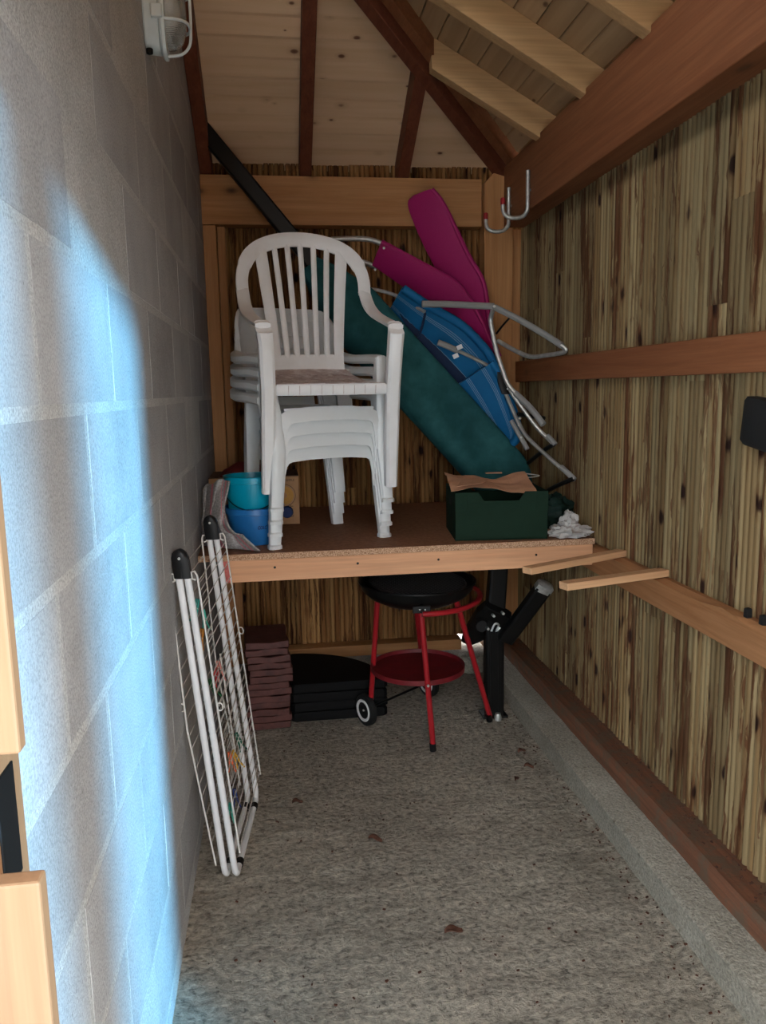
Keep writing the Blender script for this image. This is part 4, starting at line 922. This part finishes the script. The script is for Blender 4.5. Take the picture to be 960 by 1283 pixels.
for nm, col, pos, ry in (('teal', (0.02, 0.30, 0.25), (247, 755, 2.50), 14), ('sea green', (0.03, 0.34, 0.26), (255, 768, 2.62), -6), ('orange', (0.62, 0.25, 0.04), (253, 792, 2.58), 10), ('dark green', (0.015, 0.10, 0.03), (264, 855, 2.60), -25),
                         ('red', (0.50, 0.03, 0.03), (271, 840, 2.66), 14), ('pale pink', (0.62, 0.22, 0.18), (274, 832, 2.60), -8), ('deep green', (0.01, 0.12, 0.07), (297, 922, 2.74), -20), ('coral', (0.70, 0.16, 0.07), (288, 946, 2.62), -6),
                         ('yellow', (0.65, 0.36, 0.03), (293, 944, 2.64), -22), ('navy blue', (0.012, 0.03, 0.14), (294, 992, 2.62), -6), ('mint', (0.06, 0.38, 0.28), (289, 1010, 2.58), 2)):
    pm = peg_master(plain('peg_' + nm.replace(' ', '_'), col, 0.45)); pm.location = P(*pos); pm.rotation_euler = (0, R(ry), R(random.uniform(-20, 20)))
    tag(pm, nm + ' clothes peg clipped to a wire of the folded airer', 'clothes peg', 'clothes pegs on the airer')

# ================================================================ UNDER THE SHELF
bq = tag(empty('barbecue', (0.60, 3.37, 0)), 'round black charcoal barbecue on red legs under the shelf', 'barbecue')
QL = lambda p: V(p) - bq.location
RC = V((0.60, 3.33, 0))
m = MB(); m.lathe([(0.0, 0.598), (0.08, 0.602), (0.16, 0.622), (0.215, 0.650), (0.245, 0.680), (0.255, 0.708), (0.261, 0.710), (0.261, 0.716), (0.250, 0.716), (0.240, 0.686), (0.205, 0.656), (0.13, 0.628), (0.0, 0.608)], QL(RC), 48); m.build('bowl', M['enamel'], bq, smooth=40)
m = MB(); gr = []
gt = empty('grill', parent=bq, loc=QL(RC + V((0.0, 0, 0.708))), rot=(R(4), 0, R(32)))
for i in range(-13, 14):
    x = i * 0.0155; l_ = math.sqrt(max(0, 0.215 ** 2 - x * x))
    m = MB(); m.tube([V((x, -l_, 0)), V((x, l_, 0))], 0.0036, 6); m.build('grill_bar', M['iron'], gt, smooth=True)
m = MB(); m.tube([V((0.216 * math.cos(i * math.pi / 18), 0.216 * math.sin(i * math.pi / 18), 0)) for i in range(36)], 0.0035, 6, closed=True); m.build('grill_rim', M['iron'], gt, smooth=True)
m = MB(); m.tube([V((0.13, 0.19, 0.0)), V((0.2, 0.30, 0.012)), V((0.215, 0.315, 0.012)), V((0.222, 0.30, 0.012)), V((0.155, 0.185, 0.0))], 0.003, 6, smooth=3); m.build('grill_handle', M['iron'], gt, smooth=True)
hb = MB(); hb.lathe([(0.244, 0.710), (0.250, 0.80), (0.253, 0.80), (0.256, 0.710)], QL(RC), 30, 'z', R(35), R(190)); hb.build('wind_shield', M['enamel'], bq, smooth=40)
m = MB(); m.tube([QL(RC + V((0.278 * math.cos(a), 0.278 * math.sin(a), 0.650 + 0.012 * math.sin(a)))) for a in [R(-96 + 9 * i) for i in range(16)]], 0.0115, 10); m.build('handle', M['red_tube'], bq, smooth=True)
for a in (-96, 39):
    m = MB(); m.tube([QL(RC + V((0.278 * math.cos(R(a)), 0.278 * math.sin(R(a)), 0.650))), QL(RC + V((0.215 * math.cos(R(a)), 0.215 * math.sin(R(a)), 0.665)))], 0.010, 8); m.build('bracket', M['black'], bq)
m = MB(); m.box((0, 0, 0), (0.075, 0.016, 0.030)); pl_ = m.build('badge', M['black'], bq, loc=QL(RC + V((-0.03, -0.262, 0.655))), bevel=0.004)
m = MB(); m.loft([(V((-0.012, -0.0088, 0.002)), V((0, 0, 0.002)), V((0, 0.0006, 0))), (V((0.0, -0.0088, -0.001)), V((0, 0, 0.004)), V((0, 0.0006, 0))), (V((0.016, -0.0088, 0.000)), V((0, 0, 0.003)), V((0, 0.0006, 0)))], 0.7); m.build('badge_mark', M['zinc'], pl_)
legs = {'front': (V((0.578, 3.125, 0.63)), V((0.626, 3.133, 0.0))), 'left': (V((0.425, 3.34, 0.66)), V((0.392, 3.452, 0.075))), 'right': (V((0.745, 3.22, 0.665)), V((0.950, 3.392, 0.0))), 'rear': (V((0.61, 3.47, 0.64)), V((0.705, 3.735, 0.075)))}
for nm, (a, b_) in legs.items():
    m = MB(); m.tube([QL(a), QL(b_ + V((0, 0, 0.028 if b_.z < .01 else 0)))], 0.0125, 12); lg = m.build('leg', M['red_tube'], bq, smooth=True)
    if b_.z < .01:
        m = MB(); dd = (a - b_).normalized(); m.tube([QL(b_ + dd * 0.001 + V((0, 0, 0.001))), QL(b_ + dd * 0.036)], 0.0145, 12); m.build('foot', M['black'], lg, smooth=30)
WC = V((0.372, 3.452, 0.075))
def wheel(c_):
    w = empty('wheel', QL(c_), (0, 0, R(-62)), bq)
    m = MB(); m.lathe([(0.050, -0.016), (0.066, -0.017), (0.073, -0.012), (0.075, 0), (0.073, 0.012), (0.066, 0.017), (0.050, 0.016)], n=32, ax='y'); m.build('tyre', M['rubber'], w, smooth=40)
    m = MB(); m.lathe([(0.040, -0.0175), (0.052, -0.0185), (0.053, -0.016), (0.053, 0.016), (0.052, 0.0185), (0.040, 0.0175), (0.040, -0.0175)], n=32, ax='y'); m.build('wheel_ring', M['white_tube'], w, smooth=40)
    m = MB(); m.lathe([(0, -0.013), (0.040, -0.0145), (0.040, 0.0145), (0, 0.013)], n=24, ax='y'); m.build('hub', M['black'], w, smooth=40)
    m = MB(); m.lathe([(0, -0.018), (0.005, -0.017), (0.005, -0.012)], n=8, ax='y'); m.build('axle_end', M['zinc'], w)
wheel(WC); wheel(V((0.725, 3.74, 0.075)))
m = MB(); m.tube([QL(WC + V((0.02, 0.02, 0))), QL(V((0.72, 3.735, 0.075)))], 0.006, 8); m.build('axle', M['black_metal'], bq, smooth=True)
m = MB(); m.lathe([(0, 0.296), (0.205, 0.296), (0.212, 0.300), (0.212, 0.322), (0.207, 0.322), (0.204, 0.306), (0, 0.306)], QL(V((0.60, 3.34, 0))), 48); m.build('tray', M['red_plate'], bq, smooth=40)
m = MB(); m.lathe([(0, 0), (0.006, 0), (0.007, 0.004), (0, 0.006)], n=8, ax='y'); m.build('screw', M['zinc'], bq, loc=QL((0.6035, 3.112, 0.305)))
# black steel rack
rk = tag(empty('steel_stand', (0.985, 3.43, 0)), 'black steel stand with upright post and slanted arm, beside the barbecue', 'stand')
RL = lambda p: V(p) - rk.location
m = MB(); m.loft([(RL((0.985, 3.44, 0.005)), V((0.042, 0, 0)), V((0, 0.030, 0))), (RL((0.970, 3.40, 0.45)), V((0.044, 0, 0)), V((0, 0.030, 0))), (RL((0.985, 3.36, 0.826)), V((0.040, 0, 0)), V((0, 0.028, 0)))], 0.8); m.build('post', M['black_metal'], rk, bevel=0.003)
for x in (-0.018, 0.018):
    m = MB(); m.loft([(RL((0.984 + x, 3.408, 0.03)), V((0.006, 0, 0)), V((0, 0.003, 0))), (RL((0.969 + x, 3.368, 0.45)), V((0.006, 0, 0)), V((0, 0.003, 0)))], 0.7); m.build('post_rib', M['black_metal'], rk)
m = MB(); m.box((0, 0, 0), (0.12, 0.09, 0.010)); m.build('base_plate', M['black_metal'], rk, loc=RL((0.985, 3.455, 0.006)), bevel=0.002)
m = MB(); m.lathe([(0, 0), (0.016, 0), (0.018, 0.012), (0.012, 0.034), (0, 0.036)], n=14); m.build('knob', M['zinc'], rk, smooth=40, loc=RL((0.990, 3.392, 0.001)))
a, b_ = P(640, 792, 3.34), P(681, 737, 3.22); dd = (b_ - a).normalized(); sa = dd.cross(V((0, 1, 0))).normalized(); sb = dd.cross(sa)
m = MB(); m.loft([(RL(a - dd * 0.05), sa * 0.036, sb * 0.026), (RL(b_), sa * 0.036, sb * 0.026)], 0.75); m.build('arm', M['black_metal'], rk, bevel=0.003)
m = MB(); m.loft([(RL(a + dd * 0.02) - sb * 0.027, sa * 0.014, sb * 0.002), (RL(b_ - dd * 0.02) - sb * 0.027, sa * 0.014, sb * 0.002)], 0.75); m.build('arm_groove', M['dark_slot'], rk)
m = MB(); m.loft([(RL(b_ - dd * 0.012), sa * 0.038, sb * 0.028), (RL(b_ + dd * 0.020), sa * 0.038, sb * 0.028), (RL(b_ + dd * 0.028), sa * 0.028, sb * 0.02)], 0.6); m.build('end_cap', M['zinc'], rk, smooth=40)['label'] = 'scuffed grey end cap'
a, b_ = P(622, 766, 3.36), P(584, 803, 3.52); dd = (b_ - a).normalized(); sa = dd.cross(V((0, 1, 0))).normalized(); sb = dd.cross(sa)
m = MB(); m.loft([(RL(a - dd * 0.02), sa * 0.070, sb * 0.026), (RL(a + dd * 0.05), sa * 0.075, sb * 0.028), (RL(b_ - dd * 0.05), sa * 0.045, sb * 0.026), (RL(b_), sa * 0.026, sb * 0.02)], 0.75); m.build('gusset_plate', M['black_metal'], rk, bevel=0.003)
for q in ((617, 770), (629, 767), (610, 786)):
    m = MB(); m.lathe([(0, -0.03), (0.006, -0.029), (0.006, 0)], n=8, ax='y'); m.build('bolt', M['zinc'], rk, loc=RL(P(*q, 3.315)))
m = MB(); m.tube([RL(P(*q, 3.29)) for q in ((616, 791), (620, 782), (625, 783), (622, 791), (627, 786))], 0.005, 6, smooth=3); m.build('spring_clip', M['zinc'], rk, smooth=True)
m = MB(); m.lathe([(0, -0.012), (0.026, -0.012), (0.028, 0), (0.026, 0.012), (0, 0.012)], n=18, ax='y'); m.build('roller', M['rubber'], rk, smooth=40, loc=RL(P(603, 784, 3.37)))
# quarter-round parasol weights
for kx in range(4):
    m = MB(); z0 = 0.0; ps_ = [(0, 0)] + [(0.462 * math.cos(R(90 * i / 16)), 0.462 * math.sin(R(90 * i / 16))) for i in range(17)]
    ps_ = [(0.016, 0.0), (0.446, 0.0)] + [(0.462 * math.cos(R(2 + 86 * i / 16)), 0.462 * math.sin(R(2 + 86 * i / 16))) for i in range(17)] + [(0.0, 0.446), (0.0, 0.016)]
    t_ = 0.044
    def ring(z, ins): 
        cx_, cy_ = 0.18, 0.18
        return [V((cx_ + (x - cx_) * (1 - ins), cy_ + (y - cy_) * (1 - ins), z)) for x, y in ps_]
    m.rings([ring(0, 0.02), ring(0.004, 0), ring(t_ - 0.008, 0), ring(t_, 0.03)])
    o = m.build('parasol_weight', M['weight'], smooth=35, loc=(0.024 + 0.004 * (kx % 2), 3.535 + 0.003 * kx, 0.001 + 0.0455 * kx), rot=(0, 0, R((0, 0.8, -0.6, 0.3)[kx])))
    tag(o, ('lowest', 'second lowest', 'third lowest', 'topmost')[kx] + ' black quarter-round parasol weight in the pile on the floor', 'parasol weight', 'black quarter-round weights under the shelf')
# red-brown rubber slabs
zz = 0.001
ordn = 'lowest,second lowest,third lowest,fourth from the bottom,fifth from the bottom,sixth from the bottom,seventh from the bottom,sixth from the top,fifth from the top,fourth from the top,third from the top,second from the top,topmost'.split(',')
for kx in range(13):
    t_ = random.uniform(0.028, 0.032); wv = random.random() * 6; am = random.uniform(0.0015, 0.004)
    m = MB()
    def sl_(u, v, top):
        x, y = -0.098 + 0.196 * u, -0.14 + 0.28 * v
        e = am * math.sin(u * 7 + wv) * (1 - v) + 0.003 * noise.noise(V((u * 3, v * 3, kx)))
        return V((x + 0.003 * math.sin(v * 9 + wv), y + 0.004 * noise.noise(V((u * 5, kx, 0))), (t_ if top else 0) + (e if top else e * .4)))
    m.grid(lambda u, v: sl_(u, v, True), 12, 8); n_ = len(m.v); m.grid(lambda u, v: sl_(u, v, False), 12, 8)
    bd = [i * 9 for i in range(13)] + [12 * 9 + j for j in range(1, 9)] + [i * 9 + 8 for i in range(11, -1, -1)] + [j for j in range(7, 0, -1)]
    for i in range(len(bd)): a_, b2_ = bd[i], bd[(i + 1) % len(bd)]; m.f.append([a_, b2_, b2_ + n_, a_ + n_])
    sh_ = 0.012 if 7 <= kx <= 9 else 0.0
    o = m.build('rubber_slab', M['slab_brown'], smooth=35, bevel=0.003, loc=(-0.082 + sh_ + random.uniform(-0.004, 0.004), 3.62 + random.uniform(-0.006, 0.006), zz), rot=(0, 0, R(random.uniform(-1.5, 1.5) + 3)))
    tag(o, ordn[kx] + ' red-brown rubber slab in the stack beside the black weights', 'slab', 'red-brown rubber slabs stacked under the shelf'); zz += t_ + 0.0022

# ================================================================ LITTER ON THE FLOOR
def leaf(p, sz, rz, label):
    m = MB(); m.grid(lambda u, v: ((u - .5) * sz, (v - .5) * sz * 0.5 * math.sin(math.pi * (0.08 + 0.84 * u)), 0.004 + 0.010 * (2 * v - 1) ** 2 + 0.006 * math.sin(u * 5)), 8, 4)
    tag(m.build('dead_leaf', M['leaf'], smooth=True, solid=0.0008, loc=(p[0], p[1], floor_h(p[0], p[1]) - 0.003), rot=(0, 0, rz)), label, 'leaf', 'dead leaves on the concrete floor')
leaf((0.455, 2.000, 0), 0.055, 0.1, 'red-brown dead leaf on the open floor nearest the camera')
leaf((0.291, 2.500, 0), 0.048, -0.4, 'dark curled dead leaf in the middle of the floor')
leaf((1.00, 3.06, 0), 0.045, 0.5, 'dead leaf by the kerb near the black stand')
leaf((0.985, 2.92, 0), 0.040, -0.2, 'dead leaf by the kerb just in front of the other one')
leaf((0.905, 2.83, 0), 0.035, 0.9, 'small dead leaf on the floor away from the kerb')
leaf((0.03, 2.80, 0), 0.040, 0.2, 'small dead leaf on the floor between the airer and the rubber slabs')
db = MB()
for i in range(420):
    if random.random() < 0.45: x, y = random.uniform(1.00, 1.09), random.uniform(1.1, 4.0)
    else: x, y = random.uniform(-0.29, 1.05), 1.2 + 2.8 * random.random() ** 0.8
    r_ = random.uniform(0.0015, 0.0048); z = floor_h(x, y) - 0.002; a = random.random() * 6
    db.box((x, y, z + r_ * .2), (r_ * 2, r_ * 1.1, r_ * .7), Matrix.Rotation(a, 3, 'Z'))
for i in range(160):
    x, y = 1.215 + 0.078 * random.random() ** 0.5, random.uniform(1.2, 4.0); r_ = random.uniform(0.002, 0.0055)
    db.box((x, y, 0.170), (r_ * 2, r_, r_ * .6), Matrix.Rotation(random.random() * 6, 3, 'Z'))
tag(db.build('leaf_litter', M['leaf']), 'crumbs of dead leaves scattered over floor and sill', kind='stuff')
